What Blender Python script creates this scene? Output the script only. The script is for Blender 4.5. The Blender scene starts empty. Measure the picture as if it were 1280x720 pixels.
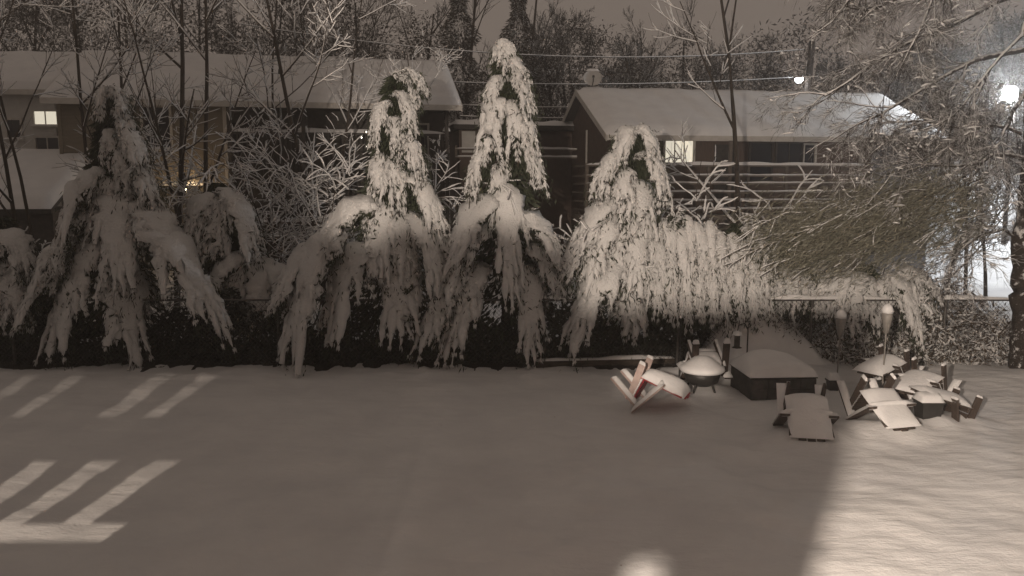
import bpy, math, random
import numpy as np
from mathutils import Vector, Matrix

sc = bpy.context.scene
col = sc.collection

# ------------------------------------------------------------------ camera
H = 3.6
PITCH = math.atan(135 / 1000)
cam_d = bpy.data.cameras.new('camera')
cam = bpy.data.objects.new('camera', cam_d)
col.objects.link(cam)
cam.location = (0, 0, H)
cam.rotation_euler = (math.pi / 2 - PITCH, 0, 0)
cam_d.sensor_width = 36
cam_d.lens = 36 * 1000 / 1280
cam_d.clip_start = 0.05
cam_d.clip_end = 2000
sc.camera = cam

# ------------------------------------------------------------------ sky: low overcast lit by town light
world = bpy.data.worlds.new('World')
sc.world = world
world.use_nodes = True
bgn = world.node_tree.nodes['Background']
bgn.inputs['Color'].default_value = (1.0, 0.81, 0.68, 1)
bgn.inputs['Strength'].default_value = 0.176
sc.view_settings.view_transform = 'Standard'
sc.view_settings.look = 'None'
sc.view_settings.exposure = 0
sc.view_settings.gamma = 1
sc.cycles.use_denoising = True
sc.cycles.max_bounces = 5
sc.cycles.diffuse_bounces = 3
sc.cycles.glossy_bounces = 2
sc.cycles.volume_bounces = 1
sc.cycles.transparent_max_bounces = 8

HAZE = 0.0024                           # density of the snow-filled air
LAMP2 = 8200                           # deck lamp by the door (W)
LAMP1 = 3100                            # deck lamp at the left end (W)

rng = np.random.default_rng(7)
random.seed(7)

# ------------------------------------------------------------------ helpers: pixels of the photograph -> places
SP, CP = math.sin(PITCH), math.cos(PITCH)
def ray(px, py):
    a = (px - 640) / 1000; b = (360 - py) / 1000
    return np.array([a, CP + b * SP, -SP + b * CP])
def P(px, py, d):                      # the point in that direction at y = d
    r = ray(px, py); t = d / r[1]
    return np.array([0, 0, H]) + r * t
def G(px, py, z=0.0):                  # the point in that direction on a level z
    r = ray(px, py); t = (z - H) / r[2]
    return np.array([0, 0, H]) + r * t

# ------------------------------------------------------------------ materials
def newmat(name):
    m = bpy.data.materials.new(name); m.use_nodes = True
    nt = m.node_tree; nt.nodes.clear()
    out = nt.nodes.new('ShaderNodeOutputMaterial')
    b = nt.nodes.new('ShaderNodeBsdfPrincipled')
    nt.links.new(b.outputs[0], out.inputs[0])
    return m, nt, b
def noise(nt, scale, detail=4, rough=.55, coord='Object', dim=None):
    tc = nt.nodes.new('ShaderNodeTexCoord')
    n = nt.nodes.new('ShaderNodeTexNoise'); n.inputs['Scale'].default_value = scale
    n.inputs['Detail'].default_value = detail; n.inputs['Roughness'].default_value = rough
    if dim:
        mp = nt.nodes.new('ShaderNodeMapping'); mp.inputs['Scale'].default_value = dim
        nt.links.new(tc.outputs[coord], mp.inputs[0]); nt.links.new(mp.outputs[0], n.inputs['Vector'])
    else:
        nt.links.new(tc.outputs[coord], n.inputs['Vector'])
    return n
def ramp(nt, src, stops):
    r = nt.nodes.new('ShaderNodeValToRGB')
    e = r.color_ramp.elements
    while len(e) < len(stops): e.new(0.5)
    for i, (p, c) in enumerate(stops):
        e[i].position = p; e[i].color = (*c, 1)
    nt.links.new(src, r.inputs[0]); return r
def bump(nt, b, src, strength, dist):
    bp = nt.nodes.new('ShaderNodeBump'); bp.inputs['Strength'].default_value = strength
    bp.inputs['Distance'].default_value = dist
    nt.links.new(src, bp.inputs['Height']); nt.links.new(bp.outputs[0], b.inputs['Normal'])
    return bp
def plain(name, c1, c2, scale=8, rough=.8, bstr=.3, bdist=.01, dim=None, metal=0):
    m, nt, b = newmat(name)
    n = noise(nt, scale, dim=dim)
    r = ramp(nt, n.outputs['Fac'], [(.3, c1), (.7, c2)])
    nt.links.new(r.outputs[0], b.inputs['Base Color'])
    b.inputs['Roughness'].default_value = rough; b.inputs['Metallic'].default_value = metal
    if bstr: bump(nt, b, n.outputs['Fac'], bstr, bdist)
    return m
def emit(name, color, strength):
    m, nt, b = newmat(name)
    b.inputs['Base Color'].default_value = (*color, 1)
    b.inputs['Emission Color'].default_value = (*color, 1)
    b.inputs['Emission Strength'].default_value = strength
    return m

M = {}
def snow_mat():
    m, nt, b = newmat('snow')
    n = noise(nt, 1.7, 5, .6)
    r = ramp(nt, n.outputs['Fac'], [(.3, (.66, .66, .67)), (.7, (.74, .74, .74))])
    nt.links.new(r.outputs[0], b.inputs['Base Color'])
    b.inputs['Roughness'].default_value = .85
    b.inputs['Specular IOR Level'].default_value = .25
    n2 = noise(nt, 22, 6, .65)
    bump(nt, b, n2.outputs['Fac'], .45, .02)
    return m
M['snow'] = snow_mat()
def ground_mat():
    m, nt, b = newmat('snow_ground')
    n = noise(nt, .9, 5, .6)
    r = ramp(nt, n.outputs['Fac'], [(.3, (.62, .62, .63)), (.7, (.72, .72, .72))])
    # sparse fallen bits: twigs and seeds on the snow
    v = nt.nodes.new('ShaderNodeTexVoronoi'); v.inputs['Scale'].default_value = 1.3
    tc = nt.nodes.new('ShaderNodeTexCoord'); nt.links.new(tc.outputs['Object'], v.inputs['Vector'])
    lt = nt.nodes.new('ShaderNodeMath'); lt.operation = 'LESS_THAN'; lt.inputs[1].default_value = .018
    nt.links.new(v.outputs['Distance'], lt.inputs[0])
    mx = nt.nodes.new('ShaderNodeMixRGB'); mx.inputs[2].default_value = (.25, .2, .16, 1)
    nt.links.new(lt.outputs[0], mx.inputs[0]); nt.links.new(r.outputs[0], mx.inputs[1])
    nt.links.new(mx.outputs[0], b.inputs['Base Color'])
    b.inputs['Roughness'].default_value = .85; b.inputs['Specular IOR Level'].default_value = .25
    n2 = noise(nt, 4.5, 6, .6, dim=(.55, 1.3, 1))
    n3 = noise(nt, 30, 4, .6)
    ad = nt.nodes.new('ShaderNodeMath'); ad.operation = 'MULTIPLY_ADD'; ad.inputs[1].default_value = .18
    nt.links.new(n3.outputs['Fac'], ad.inputs[0]); nt.links.new(n2.outputs['Fac'], ad.inputs[2])
    bump(nt, b, ad.outputs[0], .42, .06)
    return m
M['ground'] = ground_mat()
def laden_mat(name, thr, green=((.016, .022, .012), (.05, .06, .03))):
    # snow lying on needles: needles show on the undersides and in patches
    m, nt, b = newmat(name)
    geo = nt.nodes.new('ShaderNodeNewGeometry')
    sx = nt.nodes.new('ShaderNodeSeparateXYZ'); nt.links.new(geo.outputs['Normal'], sx.inputs[0])
    n = noise(nt, 9, 4, .6); n2 = noise(nt, 60, 3, .6)
    a = nt.nodes.new('ShaderNodeMath'); a.operation = 'MULTIPLY_ADD'; a.inputs[1].default_value = 2.2
    nt.links.new(n.outputs['Fac'], a.inputs[0]); nt.links.new(sx.outputs['Z'], a.inputs[2])
    a2 = nt.nodes.new('ShaderNodeMath'); a2.operation = 'MULTIPLY_ADD'; a2.inputs[1].default_value = .7
    nt.links.new(n2.outputs['Fac'], a2.inputs[0]); nt.links.new(a.outputs[0], a2.inputs[2])
    f = nt.nodes.new('ShaderNodeMapRange'); f.inputs[1].default_value = thr - .12; f.inputs[2].default_value = thr + .12
    nt.links.new(a2.outputs[0], f.inputs[0])
    gr = ramp(nt, n2.outputs['Fac'], [(.3, green[0]), (.7, green[1])])
    mx = nt.nodes.new('ShaderNodeMixRGB'); nt.links.new(f.outputs[0], mx.inputs[0])
    nt.links.new(gr.outputs[0], mx.inputs[1]); mx.inputs[2].default_value = (.70, .70, .70, 1)
    nt.links.new(mx.outputs[0], b.inputs['Base Color'])
    b.inputs['Roughness'].default_value = .85; b.inputs['Specular IOR Level'].default_value = .2
    n4 = noise(nt, 26, 4, .65)
    ad = nt.nodes.new('ShaderNodeMath'); ad.operation = 'MULTIPLY_ADD'; ad.inputs[1].default_value = .4
    nt.links.new(n2.outputs['Fac'], ad.inputs[0]); nt.links.new(n4.outputs['Fac'], ad.inputs[2])
    bump(nt, b, ad.outputs[0], .9, .05)
    return m
M['laden'] = laden_mat('snow_on_needles', 1.06)
M['needles'] = plain('needles', (.012, .018, .010), (.04, .05, .025), 30, .7, 0)
M['needles_grey'] = plain('grey_green_needles', (.07, .07, .05), (.27, .265, .215), 8, .8, 0)
M['far_needles'] = laden_mat('snowy_far_foliage', 1.98, ((.035, .031, .027), (.08, .07, .06)))
M['twig'] = laden_mat('snow_dusted_twigs', 1.72, ((.03, .027, .024), (.08, .072, .064)))
M['bark'] = plain('bark', (.018, .014, .011), (.06, .046, .036), 24, .9, .6, .02, dim=(1, 1, .2))
M['bark_snow'] = laden_mat('snow_blown_bark', 1.75, ((.02, .016, .013), (.06, .048, .04)))
M['ivy'] = plain('shade_ivy', (.006, .008, .006), (.022, .026, .018), 12, .6, 0)  # leaf colour taken near black to carry the shade along the fence
M['shade_mulch'] = plain('shade_mulch', (.008, .007, .006), (.03, .024, .02), 20, .95, .8, .04)  # ground colour darkened in place of shade under the boughs
M['brush'] = laden_mat('snowy_brush', 1.55, ((.05, .038, .026), (.12, .095, .07)))
M['wire'] = plain('galvanised_wire', (.05, .048, .045), (.1, .095, .09), 30, .5, 0, metal=.6)
M['post'] = plain('galvanised_post', (.07, .066, .062), (.13, .125, .12), 10, .5, .1, metal=.5)
M['siding_tan'] = plain('tan_siding', (.15, .13, .10), (.20, .175, .135), 3, .6, .15, .004, dim=(1, 1, 6))
M['siding_brown'] = plain('brown_siding', (.065, .045, .036), (.10, .07, .056), 4, .7, .3, .006, dim=(6, 1, 1))
M['siding_white'] = plain('white_siding', (.45, .44, .42), (.55, .54, .52), 3, .6, .15, .004)
M['wall_blue'] = plain('blue_grey_wall', (.10, .105, .125), (.13, .14, .165), 3, .6, .2, .004, dim=(1, 1, 6))
M['trim'] = plain('painted_trim', (.42, .40, .37), (.52, .50, .47), 6, .5, .1, .003)
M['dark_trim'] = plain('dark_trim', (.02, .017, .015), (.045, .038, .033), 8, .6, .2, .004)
M['deck_wood'] = plain('weathered_deck_wood', (.08, .066, .055), (.15, .125, .105), 5, .8, .4, .004, dim=(.6, 8, 8))
M['shingle'] = plain('roof_felt', (.03, .03, .03), (.06, .055, .05), 10, .9, .3, .01)
def glass(name, c):
    m, nt, b = newmat(name); b.inputs['Base Color'].default_value = (*c, 1)
    b.inputs['Roughness'].default_value = .08; return m
M['glass'] = glass('dark_glass', (.012, .013, .02))
M['lit_pane'] = emit('lit_window_pane', (1, .93, .76), .62)
M['lit_pane_dim'] = emit('curtained_window_pane', (1, .88, .66), .16)
M['red_paint'] = plain('red_paint', (.22, .012, .02), (.30, .02, .03), 12, .5, .2, .003)
M['pale_wood'] = plain('faded_red_paint', (.34, .25, .23), (.44, .36, .33), 12, .6, .2, .003)
M['chair_brown'] = plain('brown_stained_wood', (.03, .022, .018), (.07, .05, .04), 9, .7, .4, .003, dim=(8, 8, 1))
M['stone'] = plain('dark_stone', (.03, .028, .026), (.075, .07, .065), 7, .85, .8, .02)
M['black_metal'] = plain('black_metal', (.012, .012, .012), (.03, .028, .026), 12, .5, .1, .002)
M['timber'] = plain('timber', (.03, .024, .019), (.08, .064, .05), 6, .9, .5, .01, dim=(1, 6, 6))
M['tarp'] = plain('grey_tarp', (.10, .095, .09), (.15, .145, .14), 3, .7, .4, .03)
M['dish'] = plain('dish_grey', (.35, .34, .33), (.42, .41, .40), 4, .5, .05, .002)
M['plastic'] = plain('lantern_plastic', (.18, .17, .16), (.26, .25, .23), 9, .5, .1, .002)
M['bulb_cool'] = emit('floodlight_lens', (.92, .96, 1), 60)
M['bulb_warm'] = emit('porch_bulb', (1, .80, .52), 25)
M['bulb_tiny'] = emit('string_light_bulb', (1, .93, .8), 6)

# ------------------------------------------------------------------ mesh building
class MB:
    def __init__(self): self.V = []; self.F = []; self.m = []; self.n = 0
    def add(self, V, F, mi=0):
        V = np.asarray(V, float); F = np.asarray(F, int)
        self.V.append(V); self.F.append(F + self.n); self.m.append(np.full(len(F), mi)); self.n += len(V)
    def mesh(self, name, mats, origin=(0, 0, 0), smooth=True):
        me = bpy.data.meshes.new(name)
        if self.n:
            V = np.concatenate(self.V) - np.asarray(origin, float)
            me.vertices.add(len(V)); me.vertices.foreach_set('co', V.astype(np.float32).ravel())
            tot = np.concatenate([np.full(len(f), f.shape[1]) for f in self.F])
            loops = np.concatenate([f.ravel() for f in self.F])
            me.loops.add(len(loops)); me.loops.foreach_set('vertex_index', loops.astype(np.int32))
            me.polygons.add(len(tot))
            st = np.concatenate([[0], np.cumsum(tot)[:-1]])
            me.polygons.foreach_set('loop_start', st.astype(np.int32))
            me.polygons.foreach_set('material_index', np.concatenate(self.m).astype(np.int32))
            me.polygons.foreach_set('use_smooth', np.full(len(tot), smooth))
            me.update(calc_edges=True); me.validate()
        for k in (mats if isinstance(mats, (list, tuple)) else [mats]): me.materials.append(M[k])
        return me

def link(name, me, parent=None, label=None, cat=None, group=None, kind=None, loc=None, rotz=None):
    o = bpy.data.objects.new(name, me); col.objects.link(o)
    if parent is not None: o.parent = parent
    if loc is not None: o.location = loc
    if rotz is not None: o.rotation_euler = (0, 0, rotz)
    if label: o['label'] = label
    if cat: o['category'] = cat
    if group: o['group'] = group
    if kind: o['kind'] = kind
    return o
def thing(name, label, cat, loc=(0, 0, 0), rotz=0, group=None):
    return link(name, None, None, label, cat, group, None, tuple(float(v) for v in loc), rotz)

def lumps(p, f, seed=0, k=5):          # cheap smooth noise in [-1, 1]
    r = np.random.default_rng(seed + 11)
    s = np.zeros(len(p))
    for i in range(k):
        w = r.normal(size=3) * f * (1 + .5 * i); s += np.sin(p @ w + r.uniform(0, 6.28)) / (1 + .4 * i)
    return s / 2.4

BOXF = np.array([[0, 3, 2, 1], [4, 5, 6, 7], [0, 1, 5, 4], [1, 2, 6, 5], [2, 3, 7, 6], [3, 0, 4, 7]])
def box(mb, x0, x1, y0, y1, z0, z1, mi=0):
    mb.add([[x0, y0, z0], [x1, y0, z0], [x1, y1, z0], [x0, y1, z0], [x0, y0, z1], [x1, y0, z1], [x1, y1, z1], [x0, y1, z1]], BOXF, mi)
def tube(mb, pts, rad, sides=6, mi=0, cap=True, flat=1.0, jit=0, seed=0):
    pts = np.asarray(pts, float); n = len(pts)
    rad = np.broadcast_to(np.asarray(rad, float), (n,))
    t = np.gradient(pts, axis=0); t /= np.linalg.norm(t, axis=1)[:, None] + 1e-9
    up = np.array([0, 0, 1.0]); s = np.cross(t, up)
    bad = np.linalg.norm(s, axis=1) < .15
    s[bad] = np.cross(t[bad], np.array([0, 1.0, .1]))
    s /= np.linalg.norm(s, axis=1)[:, None] + 1e-9
    u = np.cross(s, t)
    a = np.linspace(0, 2 * math.pi, sides, endpoint=False)
    V = pts[:, None, :] + rad[:, None, None] * (np.cos(a)[None, :, None] * s[:, None, :] + flat * np.sin(a)[None, :, None] * u[:, None, :])
    V = V.reshape(-1, 3)
    if jit:
        V = V + (lumps(V, 14, seed)[:, None] * jit) * (V - np.repeat(pts, sides, 0)) / (np.repeat(rad, sides)[:, None] + 1e-6)
    i = np.arange(n - 1)[:, None] * sides; j = np.arange(sides)[None, :]; k = (j + 1) % sides
    F = np.stack([i + j, i + k, i + sides + k, i + sides + j], -1).reshape(-1, 4)
    mb.add(V, F, mi)
    if cap and sides >= 3:
        mb.add(V[:sides], np.arange(sides)[None, ::-1], mi); mb.add(V[-sides:], np.arange(sides)[None, :], mi)
    o = V - np.repeat(pts, sides, 0); return V, o / (np.linalg.norm(o, axis=1)[:, None] + 1e-9), np.repeat(t, sides, 0)
def blades(mb, pos, d, ln, wd, mi=0, seed=0, nrm=None):    # many small leaf-shaped quads
    n = len(pos); r = np.random.default_rng(seed)
    d = d / (np.linalg.norm(d, axis=1)[:, None] + 1e-9)
    q = r.normal(size=(n, 3)) if nrm is None else nrm + r.normal(size=(n, 3)) * .25; s = np.cross(d, q); s /= np.linalg.norm(s, axis=1)[:, None] + 1e-9
    ln = np.broadcast_to(ln, (n,))[:, None]; wd = np.broadcast_to(wd, (n,))[:, None]
    V = np.stack([pos, pos + d * ln * .45 + s * wd, pos + d * ln, pos + d * ln * .45 - s * wd], 1).reshape(-1, 3)
    mb.add(V, np.arange(n * 4).reshape(-1, 4), mi)
def cushion(mb, fr, L, W, h, nu=14, nv=8, seed=0, mi=0, amp=.25, edge=4):
    # snow lying on a rectangle: fr = 4x4 numpy frame (columns: u, v, up, origin at the middle)
    u = np.linspace(-1, 1, nu); v = np.linspace(-1, 1, nv)
    U, Vv = np.meshgrid(u, v, indexing='ij')
    prof = (1 - np.abs(U) ** (edge * 2.5)) ** .5 * (1 - np.abs(Vv) ** edge) ** .5
    top = fr[:3, 3] + U[..., None] * fr[:3, 0] * L / 2 + Vv[..., None] * fr[:3, 1] * W / 2
    nz = lumps(top.reshape(-1, 3), 2.2, seed).reshape(U.shape) * amp + 1
    top = top + (prof * nz * h)[..., None] * fr[:3, 2]
    bot = fr[:3, 3] + U[..., None] * fr[:3, 0] * L / 2 + Vv[..., None] * fr[:3, 1] * W / 2 - .004 * fr[:3, 2]
    idx = np.arange(nu * nv).reshape(nu, nv)
    F = np.stack([idx[:-1, :-1], idx[1:, :-1], idx[1:, 1:], idx[:-1, 1:]], -1).reshape(-1, 4)
    mb.add(np.concatenate([top.reshape(-1, 3), bot.reshape(-1, 3)]), np.concatenate([F, F[:, ::-1] + nu * nv]), mi)
def frame(o, u, v, w):
    f = np.eye(4); f[:3, 0] = u; f[:3, 1] = v; f[:3, 2] = w; f[:3, 3] = o; return f
def lathe(mb, prof, c, sides=16, mi=0):
    a = np.linspace(0, 2 * math.pi, sides, endpoint=False)
    V = np.array([[c[0] + r * math.cos(t), c[1] + r * math.sin(t), c[2] + z] for r, z in prof for t in a])
    n = len(prof); i = np.arange(n - 1)[:, None] * sides; j = np.arange(sides)[None]; k = (j + 1) % sides
    mb.add(V, np.stack([i + j, i + k, i + sides + k, i + sides + j], -1).reshape(-1, 4), mi)

# ================================================================== THE SETTING
def sstep(a, b, x):
    t = np.clip((x - a) / (b - a), 0, 1); return t * t * (3 - 2 * t)
MOUNDS = []                            # (x, y, radius, height) heaped up round things on the snow
def gz(x, y):
    x = np.asarray(x, float); y = np.asarray(y, float)
    z = .03 * np.sin(x * .9 + 1.3 * np.sin(y * .5)) * np.sin(y * .8 + .6 * x) + .018 * np.sin(2.3 * x + y * 1.7) * np.sin(1.9 * y - x)
    z = z * sstep(3, 8, y)
    for mx, my, r, h in MOUNDS:
        z = z + h * np.exp(-((x - mx) ** 2 + (y - my) ** 2) / (r * r))
    z = z + sstep(28, 37, y) * sstep(16.6, 19.5, x) * 4.6 + sstep(40, 110, y) * 3.0
    z = z + sstep(17, 24, y) * sstep(-4, -10, x) * .6
    return z
def spot(px, py): g = G(px, py, .02); return g[0], g[1]
for px, py, r, h in ((815, 500, .55, .10), (880, 490, .5, .16), (975, 500, .8, .10), (960, 455, 1.1, .25), (1010, 545, .6, .12), (1105, 535, .6, .10),
                     (1170, 525, .7, .10), (1140, 480, .6, .10), (860, 520, .5, .08), (1240, 470, .9, .08)):
    x, y = spot(px, py); MOUNDS.append((x, y, r, h))
rt_ = np.random.default_rng(31)
for (xa, ya), (xb, yb), n_ in (((680, 690), (745, 480), 15), ((760, 640), (960, 545), 11), ((1000, 700), (930, 560), 8), ((870, 560), (985, 585), 7)):
    for k_ in range(n_):
        f_ = (k_ + .5) / n_; g_ = G(xa + (xb - xa) * f_, ya + (yb - ya) * f_)
        MOUNDS.append((g_[0] + (.14 if k_ % 2 else -.14) + rt_.normal() * .05, g_[1] + rt_.normal() * .06, rt_.uniform(.13, .2), -rt_.uniform(.03, .06)))
        MOUNDS.append((g_[0] + (.14 if k_ % 2 else -.14) + rt_.normal() * .05, g_[1] + .2, .14, rt_.uniform(.005, .02)))
for k_ in range(70):                   # clumps dropped from the boughs
    MOUNDS.append((rt_.uniform(-11, 4.5), rt_.uniform(14.2, 15.1), rt_.uniform(.06, .16), rt_.uniform(.02, .06)))
for px, py, r_, h_ in ((850, 506, .28, .14), (800, 512, .2, .10), (985, 548, .25, .10), (1035, 548, .25, .10), (1075, 540, .22, .08), (1125, 540, .25, .09), (1175, 532, .22, .1), (1205, 525, .25, .1)):
    x, y = spot(px, py); MOUNDS.append((x, y, r_, h_))
xs = np.concatenate([np.linspace(-260, -30, 16)[:-1], np.linspace(-30, -13, 30)[:-1], np.linspace(-13, 14, 230)[:-1], np.linspace(14, 34, 40)[:-1], np.linspace(34, 260, 16)])
ys = np.concatenate([np.linspace(-30, 5, 12)[:-1], np.linspace(5, 16, 120)[:-1], np.linspace(16, 45, 70)[:-1], np.linspace(45, 420, 40)])
X, Y = np.meshgrid(xs, ys, indexing='ij')
Z = gz(X, Y)
pp = np.stack([X.ravel(), Y.ravel(), np.zeros(X.size)], 1)
Z = Z + ((.022 * lumps(pp, 3.0, 3) + .012 * lumps(pp, 8, 4)) * np.where(pp[:, 1] > 4, 1, 0)).reshape(X.shape)
mb = MB(); idx = np.arange(X.size).reshape(X.shape)
mb.add(np.stack([X, Y, Z], -1).reshape(-1, 3), np.stack([idx[:-1, :-1], idx[1:, :-1], idx[1:, 1:], idx[:-1, 1:]], -1).reshape(-1, 4))
link('snow_ground', mb.mesh('snow_ground', 'ground'), kind='structure')

# bare strip, its near-black colour puts in the shade below the evergreens
def strip(name, x0, x1, y0f, y1, mat, lift, n=160, seed=0):
    mb = MB(); x = np.linspace(x0, x1, n); m = 8
    v = np.linspace(0, 1, m); XX = np.repeat(x[:, None], m, 1)
    front = y0f + .14 * np.sin(x * 2.1) + .10 * np.sin(x * 5.7 + 1) + .08 * np.sin(x * 13 + 2) + .06 * np.sin(x * 29)
    YY = front[:, None] * (1 - v) + y1 * v
    ZZ = gz(XX, YY) + lift + .02 * np.sin(XX * 9) * np.sin(YY * 11)
    ZZ[:, 0] = gz(x, front) - .03
    i = np.arange(n * m).reshape(n, m)
    mb.add(np.stack([XX, YY, ZZ], -1).reshape(-1, 3), np.stack([i[:-1, :-1], i[1:, :-1], i[1:, 1:], i[:-1, 1:]], -1).reshape(-1, 4))
    return link(name, mb.mesh(name, mat), kind='structure')
strip('shade_mulch_bed', -16, 4.4, 15.05, 17.6, 'shade_mulch', .035, 420)

# ------------------------------------------------------------------ houses
def house_frame(name, label, cat, A, B):
    ang = math.atan2(B[1] - A[1], B[0] - A[0]); L = math.hypot(B[0] - A[0], B[1] - A[1])
    return thing(name, label, cat, (A[0], A[1], 0), ang), L, ang
def part(parent, name, fn, mats, smooth=False, **kw):
    mb = MB(); fn(mb); return link(name, mb.mesh(name, mats, smooth=smooth), parent, **kw)
def clap(mb, x0, x1, y, z0, z1, h=.13, mi=0, t=.018):
    n = max(1, int(round((z1 - z0) / h)))
    zz = np.linspace(z0, z1, n + 1)
    V = []; F = []
    for i in range(n):
        b = len(V)
        V += [[x0, y - t, zz[i]], [x1, y - t, zz[i]], [x1, y, zz[i + 1]], [x0, y, zz[i + 1]], [x0, y, zz[i]], [x1, y, zz[i]]]
        F += [[b, b + 1, b + 2, b + 3], [b + 4, b + 5, b + 1, b]]
    mb.add(V, F, mi)
def window(parent, x0, x1, y, z0, z1, pane, nx=2, frame_m='trim', label=None, sill_snow=True):
    w = part(parent, 'window', lambda m: [box(m, x0 - .07, x0, y - .05, y + .02, z0 - .07, z1 + .07), box(m, x1, x1 + .07, y - .05, y + .02, z0 - .07, z1 + .07),
                                          box(m, x0, x1, y - .05, y + .02, z1, z1 + .07), box(m, x0, x1, y - .05, y + .02, z0 - .07, z0)], frame_m, label=label)
    dx = (x1 - x0) / nx
    for i in range(nx):
        part(w, 'pane', lambda m: box(m, x0 + i * dx + .02, x0 + (i + 1) * dx - .02, y - .012, y - .004, z0, z1), pane)
    for i in range(1, nx):
        part(w, 'mullion', lambda m: box(m, x0 + i * dx - .02, x0 + i * dx + .02, y - .035, y - .002, z0, z1), frame_m)
    part(w, 'sill', lambda m: box(m, x0 - .1, x1 + .1, y - .12, y - .05, z0 - .11, z0 - .06), frame_m)
    if sill_snow:
        part(w, 'snow', lambda m: cushion(m, frame(((x0 + x1) / 2, y - .085, z0 - .058), (1, 0, 0), (0, 1, 0), (0, 0, 1)), x1 - x0 + .2, .09, .06, seed=int(x0 * 77)), 'snow', True)
    return w
def gable_roof(parent, L, depth, ze, zr, over=.4, rake=.35, snow_h=.22, seed=0, mat='shingle'):
    # local: x along the ridge, y 0..depth back from the front wall, eaves at ze (front edge), ridge at zr
    y0, y1 = -over, depth + over; ym = depth / 2
    roof = part(parent, 'roof', lambda m: None, mat)
    roof.data = (lambda m: (m.add([[-rake, y0, ze], [L + rake, y0, ze], [L + rake, ym, zr], [-rake, ym, zr], [-rake, y0, ze - .14], [L + rake, y0, ze - .14], [L + rake, ym, zr - .14], [-rake, ym, zr - .14]], BOXF[:, ::-1]),
                            m.add([[-rake, y1, ze], [L + rake, y1, ze], [L + rake, ym, zr], [-rake, ym, zr], [-rake, y1, ze - .14], [L + rake, y1, ze - .14], [L + rake, ym, zr - .14], [-rake, ym, zr - .14]], BOXF), m.mesh('roof', mat, smooth=False))[-1])(MB())
    for sgn, yy in ((0, y0), (1, y1)):
        sl = np.array([0, ym - yy, zr - ze]); ln = np.linalg.norm(sl); sl = sl / ln
        nrm = np.array([0, -sl[2], sl[1]]) if sgn == 0 else np.array([0, sl[2], -sl[1]])
        if nrm[2] < 0: nrm = -nrm
        mid = np.array([L / 2, (yy + ym) / 2, (ze + zr) / 2]) + nrm * .006
        part(roof, 'snow', lambda m: cushion(m, frame(mid, (1, 0, 0), sl, nrm), L + 2 * rake + .06, ln + .06, snow_h, 60, 18, seed + sgn, amp=.16, edge=14), 'snow', True)
    # barge boards on both gable ends
    for xx in (-rake - .03, L + rake + .004):
        for yy in (y0, y1):
            def bb(m):
                m.add([[xx, yy, ze - .2], [xx + .026, yy, ze - .2], [xx + .026, ym, zr - .2], [xx, ym, zr - .2], [xx, yy, ze + .02], [xx + .026, yy, ze + .02], [xx + .026, ym, zr + .02], [xx, ym, zr + .02]], BOXF)
            part(roof, 'barge_board', bb, 'trim')
    part(roof, 'fascia', lambda m: box(m, -rake, L + rake, y0 - .03, y0 - .003, ze - .17, ze + .01), 'trim')
    return roof

# ---- left house
A = P(72, 120, 25.0); B = P(562, 140, 27.4)
hl, L, angL = house_frame('siding_house', 'long house with tan clapboard siding, dark balcony and snowy roof, at left', 'house', A, B)
zeL = P(170, 124, 25)[2]; zrL = P(400, 72, 29.5)[2]
D = 7.4
xw = L * (275 - 72) / (562 - 72) * .97          # end of the tan wall, start of the balcony recess
z228 = P(240, 228, 25.6)[2]
part(hl, 'wall', lambda m: clap(m, 0, xw, 0, z228, zeL - .14), 'siding_tan')
part(hl, 'wall', lambda m: [box(m, 0, xw, .9, 1.0, 0, z228), box(m, 0, xw, .01, .98, z228 - .02, z228 + .1)], 'siding_tan', label='wall below the overhang')
part(hl, 'wall', lambda m: [box(m, -.002, .12, .01, D, z228, zeL - .1), box(m, .002, .12, 1.0, D, 0, z228)], 'siding_tan', label='left end wall')
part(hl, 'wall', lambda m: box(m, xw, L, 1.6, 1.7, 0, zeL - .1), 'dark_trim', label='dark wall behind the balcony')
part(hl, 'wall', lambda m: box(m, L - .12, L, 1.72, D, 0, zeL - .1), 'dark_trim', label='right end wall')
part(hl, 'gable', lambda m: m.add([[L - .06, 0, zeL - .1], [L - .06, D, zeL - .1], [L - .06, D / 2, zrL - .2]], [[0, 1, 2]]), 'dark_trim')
part(hl, 'gable', lambda m: m.add([[.06, 0, zeL - .1], [.06, D, zeL - .1], [.06, D / 2, zrL - .2]], [[0, 1, 2]]), 'siding_tan')
part(hl, 'corner_board', lambda m: box(m, xw - .06, xw + .06, -.04, .08, z228 - .02, zeL - .15), 'trim')
part(hl, 'corner_board', lambda m: box(m, -.05, .06, -.04, .06, z228 - .02, zeL - .15), 'siding_tan')
part(hl, 'band_board', lambda m: box(m, 0, xw - .061, -.05, -.019, z228 - .1, z228 + .02), 'trim')
gable_roof(hl, L, D, zeL, zrL, seed=5)
def lx(px, d): return (P(px, 200, d)[0] - A[0]) / math.cos(angL)
window(hl, lx(184, 25.6), lx(216, 25.7), 0 - .02, P(200, 184, 25.5)[2], P(200, 134, 25.5)[2], 'glass', 2, 'trim', sill_snow=True)
window(hl, lx(300, 27.6), lx(326, 27.6), 1.6, z228 + .9, z228 + 2.0, 'glass', 2, 'dark_trim', sill_snow=False)
window(hl, lx(510, 28.6), lx(545, 28.6), 1.6, z228 + .5, z228 + 2.0, 'glass', 2, 'trim', sill_snow=False)
part(hl, 'vent_pipe', lambda m: tube(m, [(lx(357, 27), 1.5, zeL + .6), (lx(357, 27), 1.5, zeL + 1.25)], .05, 8), 'black_metal')
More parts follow.
